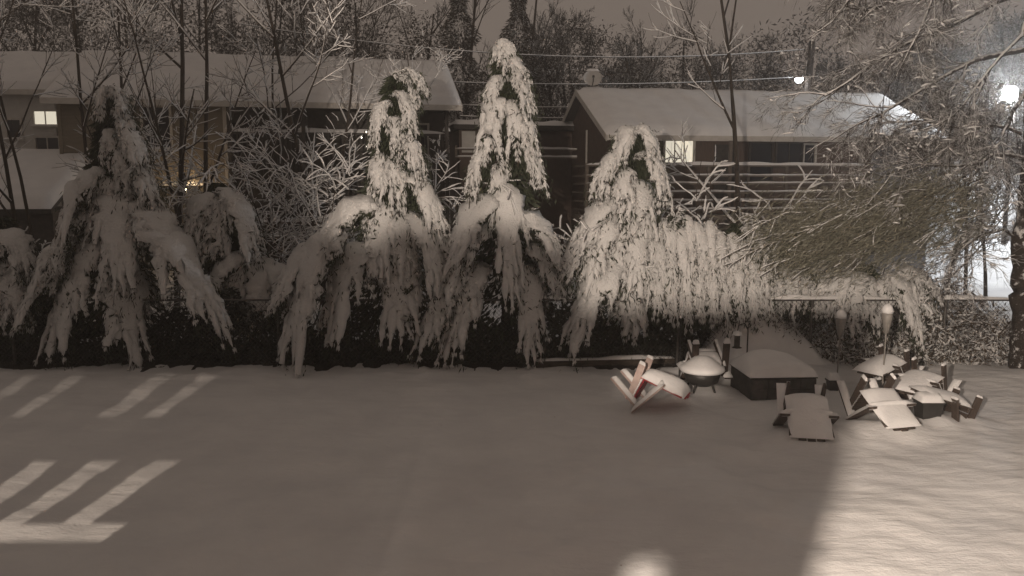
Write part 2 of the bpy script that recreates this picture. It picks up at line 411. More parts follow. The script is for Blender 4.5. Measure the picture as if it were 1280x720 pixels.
# balcony: floor, top rail with snow, balusters, posts
zf = P(420, 250, 26.2)[2]; zt = P(420, 165, 26.2)[2]
bal = part(hl, 'balcony', lambda m: [box(m, xw + .07, L - .05, -.1, 1.59, zf - .16, zf)], 'dark_trim')
part(bal, 'rail', lambda m: box(m, xw + .07, L - .05, -.08, .02, zt - .07, zt), 'dark_trim')
part(bal, 'rail', lambda m: box(m, xw + .07, L - .05, -.06, 0, zf + .08, zf + .14), 'dark_trim')
part(bal, 'snow', lambda m: cushion(m, frame(((xw + L) / 2, -.03, zt + .003), (1, 0, 0), (0, 1, 0), (0, 0, 1)), L - xw - .2, .14, .11, 60, 7, 4, amp=.45, edge=3), 'snow', True)
bx = MB(); box(bx, -.02, .02, -.045, -.005, zf + .14, zt - .07); bme = bx.mesh('baluster', 'dark_trim', smooth=False)
k = 0; xx = xw + .2
while xx < L - .1:
    link('baluster', bme, bal, loc=(xx, 0, 0)); xx += .15
for f in (.0, .33, .66, 1):
    xp = xw + .13 + (L - xw - .25) * f
    part(bal, 'post', lambda m: box(m, xp - .06, xp + .06, -.17, -.082, 0, zeL - .16), 'dark_trim')
    part(bal, 'snow', lambda m: cushion(m, frame((xp, -.03, zt + .09), (1, 0, 0), (0, 1, 0), (0, 0, 1)), .26, .2, .14, 8, 7, int(f * 9), amp=.3, edge=2), 'snow', True)
# lower deck railing of the house with snow lines
for q, yy in enumerate((278, 296)):
    za = P(330, yy, 24.8)[2]
    part(hl, 'lower_rail', lambda m: box(m, xw - .3, L * .86, -1.35, -1.27, za - .06, za), 'deck_wood')
    part(hl, 'snow', lambda m: cushion(m, frame(((xw + L * .86) / 2, -1.31, za + .003), (1, 0, 0), (0, 1, 0), (0, 0, 1)), L * .86 - xw, .1, .07, 50, 6, q, amp=.4, edge=3), 'snow', True)
for f in np.linspace(0, 1, 7):
    xp = xw - .25 + (L * .86 - xw + .2) * f
    part(hl, 'lower_post', lambda m: box(m, xp - .05, xp + .05, -1.26, -1.16, 0, P(330, 276, 24.8)[2]), 'deck_wood')

# porch lamp of the left house
pl = P(229, 236, 25.2)
lt = thing('porch_light', 'glowing porch light under the tan siding of the left house', 'lamp', pl)
part(lt, 'bulb', lambda m: lathe(m, [(.001, -.11), (.07, -.08), (.09, 0), (.06, .08), (.02, .11)], (0, 0, 0), 12), 'bulb_warm', True)
part(lt, 'bracket', lambda m: tube(m, [(0, 0, .105), (.0, .05, .17), (-.05, .30, .20), (-.15, .75, .22)], .018, 6), 'black_metal')
ld = bpy.data.lights.new('porch_light', 'POINT'); ld.energy = 24; ld.color = (1, .66, .36); ld.shadow_soft_size = .06
lo = link('lamp', None, lt); lo2 = bpy.data.objects.new('light_source', ld); col.objects.link(lo2); lo2.parent = lt; lo2.location = (.1, -.16, .02)
bpy.data.objects.remove(lo)

# string lights on the balcony
sl = thing('string_lights', 'tiny white string lights twinkling on the dark balcony', 'string lights', P(460, 190, 26.0))
prev = []
for px, py in ((452, 172), (458, 165), (464, 158), (466, 164), (458, 183), (470, 171), (490, 168), (506, 160), (509, 166), (508, 156)):
    q = P(px, py, 25.95) - P(460, 190, 26.0); prev.append(q)
    part(sl, 'bulb', lambda m: lathe(m, [(.001, -.03), (.022, 0), (.001, .03)], q, 8), 'bulb_tiny', True)
part(sl, 'wire', lambda m: tube(m, np.array(prev), .006, 4), 'black_metal')

# ---- wing house at far left
A2 = P(-120, 120, 29.0); B2 = P(71, 120, 29.5)
hw, L2, a2 = house_frame('white_house', 'pale house at the left edge with a lit window behind saplings', 'house', A2, B2)
zt2 = P(50, 112, 29)[2]
part(hw, 'wall', lambda m: clap(m, 0, L2 - .1, 0, 0, zt2), 'siding_white')
part(hw, 'wall', lambda m: box(m, 0, L2 - .1, .01, 5, 0, zt2 - .01), 'siding_white')
gable_roof(hw, L2 - .3, 5, zt2, zt2 + 1.6, seed=9)
def wx(px): return (P(px, 150, 29.3)[0] - A2[0]) / math.cos(a2)
window(hw, wx(41), wx(68), -.02, P(50, 155, 29.3)[2], P(50, 139, 29.3)[2], 'lit_pane', 2)
window(hw, wx(41), wx(68), -.02, P(50, 186, 29.3)[2], P(50, 172, 29.3)[2], 'glass', 2)
window(hw, wx(8), wx(24), -.02, P(50, 172, 29.3)[2], P(50, 150, 29.3)[2], 'glass', 1)

# ---- snow covered garage roof below it
A3 = P(-160, 262, 22.0); B3 = P(70, 262, 22.5)
gr_, L3, a3 = house_frame('garage', 'low garage with a snow covered roof at the left edge', 'garage', A3, B3)
z3 = P(40, 262, 22)[2]
part(gr_, 'wall', lambda m: box(m, .2, L3 - .1, 0, 4, 0, z3 - .05), 'dark_trim')
def groof(m): m.add([[0, -.3, z3], [L3, -.3, z3], [L3, 3.2, z3 + 1.7], [0, 3.2, z3 + 1.7], [0, -.3, z3 - .12], [L3, -.3, z3 - .12], [L3, 3.2, z3 + 1.58], [0, 3.2, z3 + 1.58]], BOXF[:, ::-1])
rf = part(gr_, 'roof', groof, 'shingle')
sl3 = np.array([0, 3.5, 1.7]); ln3 = np.linalg.norm(sl3); sl3 = sl3 / ln3
part(rf, 'snow', lambda m: cushion(m, frame((L3 / 2, 1.45, z3 + .86), (1, 0, 0), sl3, (0, -sl3[2], sl3[1])), L3, ln3, .2, 30, 14, 3, amp=.2, edge=10), 'snow', True)

# ---- right house
A = P(767, 170, 28.0); B = P(1166, 178, 30.0)
hr, L, angR = house_frame('balcony_house', 'brown gabled house with snowy roof, lit window and long slatted balcony', 'house', A, B)
zeR = P(770, 169, 27.6)[2]; zrR = P(740, 113, 32)[2]; D = 8.0
x_bl = L * .80
part(hr, 'wall', lambda m: box(m, 0, x_bl, 0, .12, 0, zeR - .13), 'siding_brown', label='dark brown front wall')
part(hr, 'wall', lambda m: box(m, x_bl, L, -.02, .12, 0, zeR - .13), 'wall_blue', label='blue grey end of the front wall')
def gw(x): return lambda m: m.add([[x, .12, 0], [x, D, 0], [x, D, zeR - .1], [x, D / 2, zrR - .18], [x, .12, zeR - .1], [x + .1, .12, 0], [x + .1, D, 0], [x + .1, D, zeR - .1], [x + .1, D / 2, zrR - .18], [x + .1, .12, zeR - .1]],
                                  [[4, 3, 2, 1, 0], [5, 6, 7, 8, 9]])
part(hr, 'gable_wall', gw(.0), 'siding_brown'); part(hr, 'gable_wall', gw(L - .1), 'wall_blue')
part(hr, 'downpipe', lambda m: tube(m, [(-.05, 4.6 * .75, zeR + .4), (-.05, 4.6 * .75, .2)], .04, 6), 'trim')
gable_roof(hr, L, D, zeR, zrR, seed=21)
def rx(px, d=28.6): return (P(px, 190, d)[0] - A[0]) / math.cos(angR)
window(hr, rx(829), rx(865), -.02, P(840, 203, 28.2)[2], P(840, 176, 28.2)[2], 'lit_pane', 3, 'trim', label='lit window with pale curtain')
window(hr, rx(940), rx(968), -.02, P(840, 225, 28.2)[2], P(840, 178, 28.2)[2], 'glass', 1, 'dark_trim', sill_snow=False)
window(hr, rx(975), rx(1008), -.02, P(840, 205, 28.2)[2], P(840, 178, 28.2)[2], 'glass', 2, 'dark_trim', sill_snow=False)
window(hr, rx(1012), rx(1026), -.02, P(840, 203, 28.2)[2], P(840, 180, 28.2)[2], 'glass', 1, 'trim')
part(hr, 'door', lambda m: box(m, rx(893), rx(920), -.04, -.002, P(840, 262, 27)[2], P(840, 180, 28.2)[2]), 'dark_trim')
# balcony along the front
zf = P(900, 268, 26.6)[2]; x0b = rx(722, 26.5); x1b = rx(1078, 27.6)
bal = part(hr, 'balcony', lambda m: [box(m, x0b, x1b, -1.6, -.005, zf - .2, zf - .04)], 'deck_wood')
ry = (206, 219, 229, 240, 251, 262)
for q, yy in enumerate(ry):
    za = P(850, yy, 26.4)[2]
    part(bal, 'rail', lambda m: box(m, x0b, x1b, -1.6, -1.5, za - .05, za), 'deck_wood')
    part(bal, 'snow', lambda m: cushion(m, frame(((x0b + x1b) / 2, -1.55, za + .003), (1, 0, 0), (0, 1, 0), (0, 0, 1)), x1b - x0b, .12, .085 if q == 0 else .05, 90, 6, q, amp=.4, edge=3), 'snow', True)
    part(bal, 'side_rail', lambda m: box(m, x0b - .03, x0b - .002, -1.5, 0, za - .05, za), 'deck_wood')
for f in np.linspace(0, 1, 8):
    xp = x0b + .06 + (x1b - x0b - .12) * f
    part(bal, 'post', lambda m: box(m, xp - .05, xp + .05, -1.49, -1.39, 0, P(850, 204, 26.4)[2] + (.0 if f not in (0, 1) else .0)), 'deck_wood')
    if f < 1:
        w = (x1b - x0b) / 7
        part(bal, 'brace', lambda m: [tube(m, [(xp + .1, -1.44, zf - 1.1), (xp + w - .1, -1.44, zf - .25)], .045, 4)], 'deck_wood')
part(bal, 'roof_post', lambda m: box(m, x1b - .1, x1b, -1.38, -1.28, zf - .03, zeR - .2), 'trim')
part(bal, 'roof_post', lambda m: box(m, rx(893) - .05, rx(893) + .05, -1.38, -1.28, zf - .03, zeR - .2), 'deck_wood')
# satellite dish on the ridge
dpos = P(740, 108, 31.9)
di = thing('satellite_dish', 'round satellite dish capped with snow on the gable peak', 'satellite dish', dpos)
def dish(m):
    n = 18; rs = np.linspace(0, .36, 6)
    for si, off in ((1, 0), (-1, .015)):
        V = []; a = np.linspace(0, 2 * math.pi, n, endpoint=False)
        for r in rs:
            for t in a: V.append([r * math.cos(t), -.10 + .75 * (r * r) * -1 + off, .30 + r * math.sin(t) * .82])
        i = np.arange(5)[:, None] * n; j = np.arange(n)[None]; k = (j + 1) % n
        F = np.stack([i + j, i + k, i + n + k, i + n + j], -1).reshape(-1, 4)
        m.add(V, F if si == 1 else F[:, ::-1])
part(di, 'reflector', dish, 'dish', True)
part(di, 'mast', lambda m: tube(m, [(0, 0, -.12), (0, 0, .22), (0, -.08, .3)], .03, 8), 'black_metal')
part(di, 'feed_arm', lambda m: [tube(m, [(0, -.1, .0), (.0, -.42, .12), (0, -.5, .3)], .018, 6), box(m, -.04, .04, -.54, -.46, .28, .36)], 'black_metal')
part(di, 'snow', lambda m: cushion(m, frame((0, -.13, .56), (1, 0, 0), (0, 1, 0), (0, 0, 1)), .52, .16, .10, 10, 7, 3, edge=2), 'snow', True)

# ---- small outbuilding seen between the houses
A4 = P(574, 178, 33); B4 = P(716, 180, 34)
sh, L4, a4 = house_frame('shed', 'small pale shed between the two houses behind the tallest evergreen', 'shed', A4, B4)
z4 = P(600, 153, 33)[2]
part(sh, 'wall', lambda m: clap(m, 0, L4, 0, 0, z4 - .3, .2), 'siding_brown')
part(sh, 'wall', lambda m: box(m, 0, L4, .01, 3, 0, z4 - .31), 'siding_brown')
part(sh, 'wall', lambda m: box(m, .1, .65, -.06, -.02, z4 - 1.2, z4 - .35), 'siding_white', label='pale panel')
part(sh, 'roof', lambda m: box(m, -.3, L4 + .3, -.4, 3.3, z4 - .29, z4 - .1), 'shingle')
part(sh, 'snow', lambda m: cushion(m, frame((L4 / 2, 1.45, z4 - .095), (1, 0, 0), (0, 1, 0), (0, 0, 1)), L4 + .6, 3.6, .22, 30, 12, 5, edge=10), 'snow', True)
for q, yy in enumerate((186, 196)):
    za = P(650, yy, 32.4)[2]
    part(sh, 'rail', lambda m: box(m, -.3, L4 + .3, -.9, -.84, za - .06, za), 'deck_wood')
    part(sh, 'snow', lambda m: cushion(m, frame((L4 / 2, -.87, za + .003), (1, 0, 0), (0, 1, 0), (0, 0, 1)), L4 + .6, .1, .07, 40, 6, 5 + q, amp=.4, edge=3), 'snow', True)
for f in (0, .5, 1):
    part(sh, 'rail_post', lambda m: box(m, -.3 + f * (L4 + .5), -.2 + f * (L4 + .5), -.83, -.75, 0, P(650, 182, 32.4)[2]), 'deck_wood')

# ---- overhead cables
def cable(pa, pb, sag, label):
    mb = MB(); t = np.linspace(0, 1, 30)[:, None]
    pts = pa * (1 - t) + pb * t; pts[:, 2] -= sag * 4 * (t * (1 - t))[:, 0]
    tube(mb, pts, .016, 5, 0); tube(mb, pts + [0, 0, .022], .02, 5, 1)
    link('overhead_cable', mb.mesh('overhead_cable', ['black_metal', 'snow']), None, label, 'cable', 'snowy overhead cables')
cable(P(300, 30, 36), P(1005, 62, 40), .8, 'highest snowy cable running above the roofs toward the utility pole')
cable(P(300, 86, 36), P(1005, 96, 40), .5, 'thin snowy cable just above the roof ridges')
cable(P(575, 131, 35.5), P(745, 134, 35.5), .05, 'upper of two snowy cables between the houses')
cable(P(575, 145, 35.5), P(745, 147, 35.5), .05, 'lower of two snowy cables between the houses')

# ---- utility pole with street light
pb = P(1009, 120, 40)
up = thing('utility_pole', 'dark utility pole with a lit street lamp behind the right house', 'utility pole', (pb[0], pb[1], 0))
ztop = P(1011, 52, 40)[2]
part(up, 'pole', lambda m: tube(m, [(-.1, 0, 0), (0, 0, pb[2]), (.12, 0, ztop)], [.2, .17, .15], 10), 'bark', True)
part(up, 'transformer', lambda m: lathe(m, [(.001, 0), (.25, 0), (.27, .4), (.25, .85), (.001, .92)], (.62, 0, P(1020, 104, 40)[2]), 12), 'dark_trim', True)
ql = P(997, 101, 40) - np.array([pb[0], pb[1], 0])
part(up, 'lamp_arm', lambda m: tube(m, [(0, 0, ql[2] + .1), (ql[0] * .5, -.1, ql[2] + .3), (ql[0], -.2, ql[2] + .12)], .04, 6), 'dark_trim')
lh = part(up, 'lamp_head', lambda m: lathe(m, [(.001, .2), (.16, .16), (.2, .09)], (ql[0], -.2, ql[2]), 12), 'dark_trim', True)
part(lh, 'lens', lambda m: lathe(m, [(.19, .085), (.17, -.02), (.09, -.1), (.001, -.12)], (ql[0], -.2, ql[2]), 12), 'bulb_cool', True)

# ---- floodlight on a mast at right
fp = P(1264, 117, 30.6)
fl = thing('floodlight', 'glaring white floodlight on a mast behind the right hand tree', 'floodlight', (fp[0], fp[1] + .3, 0))
part(fl, 'mast', lambda m: tube(m, [(.42, .1, 0), (.40, .1, fp[2] + .1), (.3, .05, fp[2] + .28), (.05, -.06, fp[2] + .26)], [.09, .07, .05, .04], 8), 'dark_trim', True)
fh = part(fl, 'housing', lambda m: [box(m, -.3, .3, -.22, -.06, fp[2] - .2, fp[2] + .24)], 'dark_trim')
part(fh, 'lens', lambda m: lathe(m, [(.30, -.06), (.28, .06), (.2, .16), (.001, .2)], (0, 0, 0), 16), 'bulb_cool', True)
ls = [o for o in fh.children][0]
ls.location = (0, -.23, fp[2]); ls.rotation_euler = (math.pi / 2, 0, 0)
def add_light(kind, name, parent, loc, energy, color, size, spot=None, target=None, blend=.3):
    d = bpy.data.lights.new(name, kind); d.energy = energy; d.color = color; d.shadow_soft_size = size
    o = bpy.data.objects.new(name, d); col.objects.link(o); o.parent = parent; o.location = loc
    if kind == 'SPOT': d.spot_size = spot; d.spot_blend = blend
    if target is not None:
        o.rotation_euler = Vector(np.asarray(target, float)).to_track_quat('-Z', 'Y').to_euler()
    return o
add_light('POINT', 'light_source', fl, (-.2, -.42, fp[2] - .1), 3000, (.93, .97, 1), .12)

# ================================================================== FENCE AND EDGING
FY = 15.35
ztopF = P(900, 375, FY)[2]
fx0, fx1 = -15.0, P(1262, 400, FY)[0]
fe = thing('chain_link_fence', 'chain link fence with snowy top rail along the back of the yard', 'fence', (0, FY, 0))
def wires(m):
    s = .085; n = int((fx1 - fx0) / s); r = .0032
    for sg in (1, -1):
        x = fx0 + np.arange(-14, n + 14) * s
        a = np.stack([x, np.full_like(x, sg * .003), np.full_like(x, .02)], 1)
        b = a + np.array([sg * (ztopF - .04), 0, ztopF - .04])
        # clip to the fence ends
        for p, q in zip(a, b):
            d = q - p; t0, t1 = 0., 1.
            ta, tb = (fx0 - p[0]) / d[0], (fx1 - p[0]) / d[0]
            t0 = max(t0, min(ta, tb)); t1 = min(t1, max(ta, tb))
            if t1 > t0: tube(m, [p + d * t0, p + d * t1], r, 3, cap=False)
part(fe, 'wire_mesh', wires, 'wire', kind='stuff')
part(fe, 'top_rail', lambda m: tube(m, [(fx0, 0, ztopF), (fx1, 0, ztopF)], .022, 8), 'post', True)
for k, x in enumerate(np.arange(fx1 - 7.2, fx1 - .3, 2.4)):
    part(fe, 'snow', lambda m: cushion(m, frame((x + 1.2, 0, ztopF + .018), (1, 0, 0), (0, 1, 0), (0, 0, 1)), 2.42, .075, .065, 30, 6, k, amp=.5, edge=3), 'snow', True)
for px in (848, 1016):
    pass
posts = list(np.arange(P(848, 400, FY)[0] - 2.6 * 7, fx1, 2.6))
for x in posts:
    if x > fx0:
        part(fe, 'post', lambda m: [tube(m, [(x, .03, -.1), (x, .03, ztopF + .03)], .03, 8)], 'post', True)
        part(fe, 'cap', lambda m: lathe(m, [(.034, 0), (.034, .03), (.02, .06), (.001, .07)], (x, .03, ztopF + .03), 8), 'snow', True)

# timber edging, snow on top
def timber(pa, pb, label):
    a = G(*pa); b = G(*pb); L = float(np.linalg.norm(b - a)); ang = math.atan2(b[1] - a[1], b[0] - a[0])
    t = thing('edging_timber', label, 'timber', a, ang, 'edging timbers')
    part(t, 'beam', lambda m: box(m, 0, L, -.07, .07, -.03, .13), 'timber')
    part(t, 'snow', lambda m: cushion(m, frame((L / 2, 0, .131), (1, 0, 0), (0, 1, 0), (0, 0, 1)), L, .15, .045, 40, 7, int(L * 9), amp=.8, edge=3), 'snow', True)
timber((668, 459), (842, 455), 'snow topped edging timber below the middle evergreens')
timber((1046, 451), (1172, 448), 'snow topped edging timber behind the overturned chairs')
timber((1176, 449), (1222, 447), 'short snow topped edging timber at the right of the fence')

# ivy on the fence coloured near black for the shade there, brush beyond it at right
def cloud_blades(mb, n, x0, x1, y0, y1, zf, ln, wd, seed, mi=0, down=.3):
    r = np.random.default_rng(seed)
    x = r.uniform(x0, x1, n); y = r.uniform(y0, y1, n); z = r.uniform(0, 1, n) * zf(x)
    d = r.normal(size=(n, 3)); d[:, 2] -= down
    blades(mb, np.stack([x, y, z], 1), d, r.uniform(*ln, n), r.uniform(*wd, n), mi, seed)
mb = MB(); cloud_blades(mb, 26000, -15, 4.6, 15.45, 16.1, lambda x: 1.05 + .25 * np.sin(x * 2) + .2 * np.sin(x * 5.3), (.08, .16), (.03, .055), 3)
link('ivy', mb.mesh('ivy', 'ivy'), None, 'ivy along the fence, coloured near black for the shade under the evergreens', 'ivy', None, 'stuff')
mb = MB(); cloud_blades(mb, 15000, 4.4, 10.2, 15.5, 17.0, lambda x: 1.15 + .3 * np.sin(x * 3) + .2 * np.sin(x * 7.3), (.08, .3), (.008, .02), 4, 0, .1)
cloud_blades(mb, 4000, 4.8, 9.6, 15.2, 15.34, lambda x: .7 + .35 * np.sin(x * 4.1), (.06, .16), (.008, .02), 8, 0, .1)
link('brush', mb.mesh('brush', 'brush'), None, 'snow dusted brown brush behind the fence at right', 'brush', None, 'stuff')

# ================================================================== EVERGREENS BENT UNDER SNOW
def bez(p0, c, p1, n):
    t = np.linspace(0, 1, n)[:, None]
    return p0 * (1 - t) ** 2 + 2 * c * t * (1 - t) + p1 * t * t
def bough(tree, base, p0, p1, w, seed, arch=.35, fingers=5, slim=False):
    # a drooping spray: broad snow slab on top, splitting into hanging fingers, dark needles below
    r = np.random.default_rng(seed)
    v = p1 - p0; Ln = float(np.linalg.norm(v)); hz = v * [1, 1, 0]
    c = p0 + hz * (.85 if slim else .55) + np.array([0, 0, v[2] * (.02 if slim else .2) + arch * Ln * (.5 if slim else .35)]) + r.normal(size=3) * .03 * Ln
    N = 18; sp = bez(p0, c, p1, N); s = np.linspace(0, 1, N)
    t = np.gradient(sp, axis=0); t /= np.linalg.norm(t, axis=1)[:, None]
    side = np.cross(t, [0, 0, 1.0]); nn = np.linalg.norm(side, axis=1); side[nn < .05] = [1, 0, 0]; side /= np.linalg.norm(side, axis=1)[:, None]
    sn = MB(); gr = MB(); M_ = 17 if slim else 14                                   # the slab ends at ring M_
    q = s[:M_] / s[M_ - 1]
    wid = w * (.16 + .92 * np.sin(math.pi * (.04 + .96 * q) ** .95) ** .9) * (1 - .12 * q) + w * .16 * lumps(sp[:M_] * 1.0, 9, seed); wid[-1] = w * .28; wid = np.maximum(wid, .02)
    if slim: wid = wid * .62; wid[-3:] *= [.8, .6, .5]; fingers = 2
    surf = [tube(sn, sp[:M_] + [0, 0, .02], wid, 12, 0, True, .42, w * .34, seed)]
    tube(gr, sp - [0, 0, .02], .018 * (1 - .7 * s) + .004, 5, 1)
    edge_p = [sp[:M_] + side[:M_] * wid[:, None] * .95, sp[:M_] - side[:M_] * wid[:, None] * .95]
    edge_d = [t[:M_] * .6 + side[:M_] * .5 + [0, 0, -.8], t[:M_] * .6 - side[:M_] * .5 + [0, 0, -.8]]
    ks = np.linspace(-1, 1, fingers)
    for k in range(fingers + (3 if slim else 2)):
        if k < fingers:                                             # end fingers carry on from the slab
            i0 = r.integers(8, 12); e_ = r.uniform(.80, 1.02) if abs(ks[k]) > .2 else 1.0
            sg = ks[k]; n_ = 8
            ii = np.linspace(i0, e_ * (N - 1), n_); ia = np.clip(ii.astype(int), 0, N - 2); f = (ii - ia)[:, None]
            pts = sp[ia] * (1 - f) + sp[ia + 1] * f
            lat = sg * w * .55 * (.8 + .75 * np.linspace(0, 1, n_) ** 1.5)
            pts = pts + side[ia] * lat[:, None] + np.stack([0 * lat, 0 * lat, -.12 * w * np.abs(sg) * np.linspace(0, 1, n_)], 1) + r.normal(size=(n_, 3)) * .012
        else:                                                       # short side fingers
            i0 = r.integers(3, 12); sg = 1 if k % 2 else -1; fl = Ln * r.uniform(.10, .24); n_ = 6
            a = sp[i0] + side[i0] * sg * wid[min(i0, M_ - 1)] * .7
            e = a + (t[i0] * .55 + side[i0] * sg * .35 + np.array([0, 0, -.8])) * fl
            pts = bez(a, a + (t[i0] * .5 + side[i0] * sg * .5) * fl * .5, e, n_)
        pts[:, 2] = np.maximum(pts[:, 2], .05)
        ss = np.linspace(0, 1, n_)
        fw = w * r.uniform(.26, .38) * (.8 + .6 * ss ** .6 * (1 - ss) ** .7) * (1 - .62 * ss); fw[-1] *= .35
        surf.append(tube(sn, pts, fw, 8, 0, True, .62, w * .16, seed + k))
        ft = np.gradient(pts, axis=0); edge_p.append(pts + side[min(i0, N - 1)] * fw[:, None] * .7); edge_d.append(ft / np.linalg.norm(ft, axis=1)[:, None] + [0, 0, -.5])
        edge_p.append(pts - side[min(i0, N - 1)] * fw[:, None] * .7); edge_d.append(edge_d[-1])
    ep = np.concatenate(edge_p); ed = np.concatenate(edge_d)
    # feathered snowy rims
    n = int(min(900, 260 + 700 * Ln * w / .2)); j = r.integers(0, len(ep), n)
    blades(sn, ep[j] + r.normal(size=(n, 3)) * .016, ed[j] + r.normal(size=(n, 3)) * .28, r.uniform(.04, .13, n), r.uniform(.007, .016, n), 0, seed)
    # thin crust following the sprays
    sv, so, st = [np.concatenate(a) for a in zip(*surf)]
    ok = np.where(so[:, 2] + r.normal(size=len(so)) * .2 > -.35)[0]
    n3 = min(300, int(100 + 300 * Ln * w / .2)); j = ok[r.integers(0, len(ok), n3)]
    blades(sn, sv[j] + r.normal(size=(n3, 3)) * .012, st[j] + so[j] * .14 + [0, 0, -.25] + r.normal(size=(n3, 3)) * .2, r.uniform(.05, .12, n3), r.uniform(.007, .015, n3), 0, seed + 5, so[j])
    # dark sprays hanging under the snow
    n2 = int(n * .8); j = r.integers(0, len(ep), n2)
    pos = ep[j] + r.normal(size=(n2, 3)) * [.05, .05, .03] * (1 + 2 * w) + np.stack([np.zeros(n2), r.uniform(.0, .25, n2), -.05 - r.uniform(.1, .5, n2) * w], 1)
    blades(gr, pos, ed[j] * .6 + r.normal(size=(n2, 3)) * .5 + [0, 0, -.4], r.uniform(.06, .15, n2), r.uniform(.006, .014, n2), 0, seed + 1)
    b = link('bough', gr.mesh('bough', ['needles', 'bark'], base), tree)
    link('snow', sn.mesh('snow', 'laden', base), b)
SEED = [100]
def evergreen(name, label, px, d, top, heroes, auto=0, rad=.9, zlow=.6, lean=0, group='evergreens bowed down by snow', trunk=True, inner=3000, ztop_in=None):
    g = P(px, 300, d); base = np.array([g[0], d, 0.0])
    tip = P(top[0], top[1], d)
    tr = thing(name, label, 'tree', base, 0, group)
    ztp = tip[2]
    mid = np.array([base[0] * .6 + tip[0] * .4 + lean, d, ztp * .55])
    sp = bez(base, mid * 2 - (base + tip) / 2, tip, 14)
    m = MB(); tube(m, sp, np.linspace(.12, .015, 14) * max(.5, ztp / 6), 8); link('trunk', m.mesh('trunk', 'bark', base), tr)
    r = np.random.default_rng(SEED[0]); SEED[0] += 1
    # dark inner foliage round the trunk
    m = MB(); u = r.uniform(0, 1, inner) ** .8; zz = zlow * .7 + u * (ztp - zlow * .7); i = np.clip((zz / ztp * 13).astype(int), 0, 13)
    env = rad * .62 * (1 - (zz / ztp) ** 1.4) + .05
    an = r.uniform(0, 6.283, inner); q = np.sqrt(r.uniform(0, 1, inner)) * env
    pos = np.stack([sp[i, 0] + np.cos(an) * q, sp[i, 1] + np.sin(an) * q, zz], 1)
    dd = np.stack([np.cos(an), np.sin(an), -r.uniform(.2, 1.4, inner)], 1)
    blades(m, pos, dd, r.uniform(.12, .32, inner), r.uniform(.02, .045, inner), 0, SEED[0])
    link('foliage', m.mesh('foliage', 'needles', base), tr)
    for hi, h in enumerate(heroes):
        x0, y0, x1, y1, w = h[:5]; SEED[0] += 1
        if y1 < 300 and len(h) < 6:
            if hi % 4 == 2: continue
            f_ = .74 + .22 * max(0, (y1 - 100) / 200); xc = px + (top[0] - px) * max(0, min(1, (300 - y1) / max(40, 300 - top[1])))
            x1 = xc + (x1 - xc) * f_; x0 = xc + (x0 - xc) * f_; w *= .82
        elif len(h) < 6:
            xc = px; x1 = xc + (x1 - xc) * 1.06
        plen = math.hypot(x1 - x0, y1 - y0)
        w *= 1.0 if y1 < 300 else (1.2 if len(h) < 6 else .85)
        reach = (min(.75, .15 + .0042 * plen) if y1 > 300 else min(.6, .15 + .004 * plen)) if len(h) < 6 else h[5]
        back = .15 + min(.35, .002 * plen)
        p0 = P(x0, y0, d - back); p1 = P(x1, y1, d - back - reach)
        if p1[2] < .05: p1 = G(x1, y1, .05)
        bough(tr, base, p0, p1, w * (d - back) / 1000 * .5, SEED[0], arch=h[6] if len(h) > 6 else .3, slim=y1 < 300)
    for k in range(auto):
        SEED[0] += 1
        f = (k + .5) / auto; z = zlow + (ztp - zlow) * (.18 + .8 * f)
        an = .15 + (k * 1.9) % 2.85 + r.uniform(-.15, .15)
        i = min(13, int(z / ztp * 13)); rr = rad * (1 - f * .8) * r.uniform(.7, 1.05)
        p0 = np.array([sp[i, 0], sp[i, 1], z]); dz = .5 + rr * r.uniform(.4, .8)
        p1 = p0 + [math.cos(an) * rr, math.sin(an) * rr, -min(dz, z - .9) if z > 1.0 else -.1]
        bough(tr, base, p0, p1, .10 + .10 * rr, SEED[0], fingers=5)
    return tr

evergreen('evergreen_tree', 'snow laden evergreen at far left with its boughs bowed to the ground', 142, 16.0, (136, 108), [
    (136, 112, 118, 150, 20), (138, 112, 160, 155, 20), (140, 140, 112, 190, 26), (142, 140, 168, 195, 28), (140, 165, 138, 215, 30), (150, 165, 185, 235, 36),
    (132, 185, 96, 262, 34), (150, 190, 162, 262, 36), (158, 205, 196, 282, 36), (128, 215, 74, 312, 40), (140, 225, 128, 300, 42), (150, 245, 142, 380, 46),
    (160, 235, 168, 318, 34), (172, 255, 222, 345, 44), (180, 285, 272, 430, 52), (112, 265, 62, 350, 38), (125, 300, 92, 400, 42), (110, 335, 66, 448, 46),
    (150, 340, 162, 460, 46), (95, 330, 22, 415, 40), (100, 300, 40, 370, 34)], 3, 1.25)
evergreen('evergreen_tree', 'snow bowed evergreen cut by the left edge of the picture', 8, 15.9, (4, 270), [
    (10, 330, -30, 400, 40), (12, 335, 30, 410, 36), (5, 330, 4, 415, 36), (8, 290, 34, 345, 32), (0, 290, -30, 350, 30)], 2, .8)
evergreen('evergreen_tree', 'small rounded evergreen in front of the glowing porch light', 278, 16.6, (272, 228), [
    (270, 244, 228, 305, 30), (272, 240, 300, 292, 34), (285, 245, 320, 322, 32), (262, 245, 238, 310, 34), (275, 250, 268, 320, 36), (258, 268, 226, 315, 28),
    (290, 300, 235, 352, 34), (305, 320, 252, 392, 40), (300, 325, 292, 405, 34), (330, 325, 320, 418, 34), (345, 330, 366, 425, 28), (285, 330, 262, 400, 28)], 2, .9)
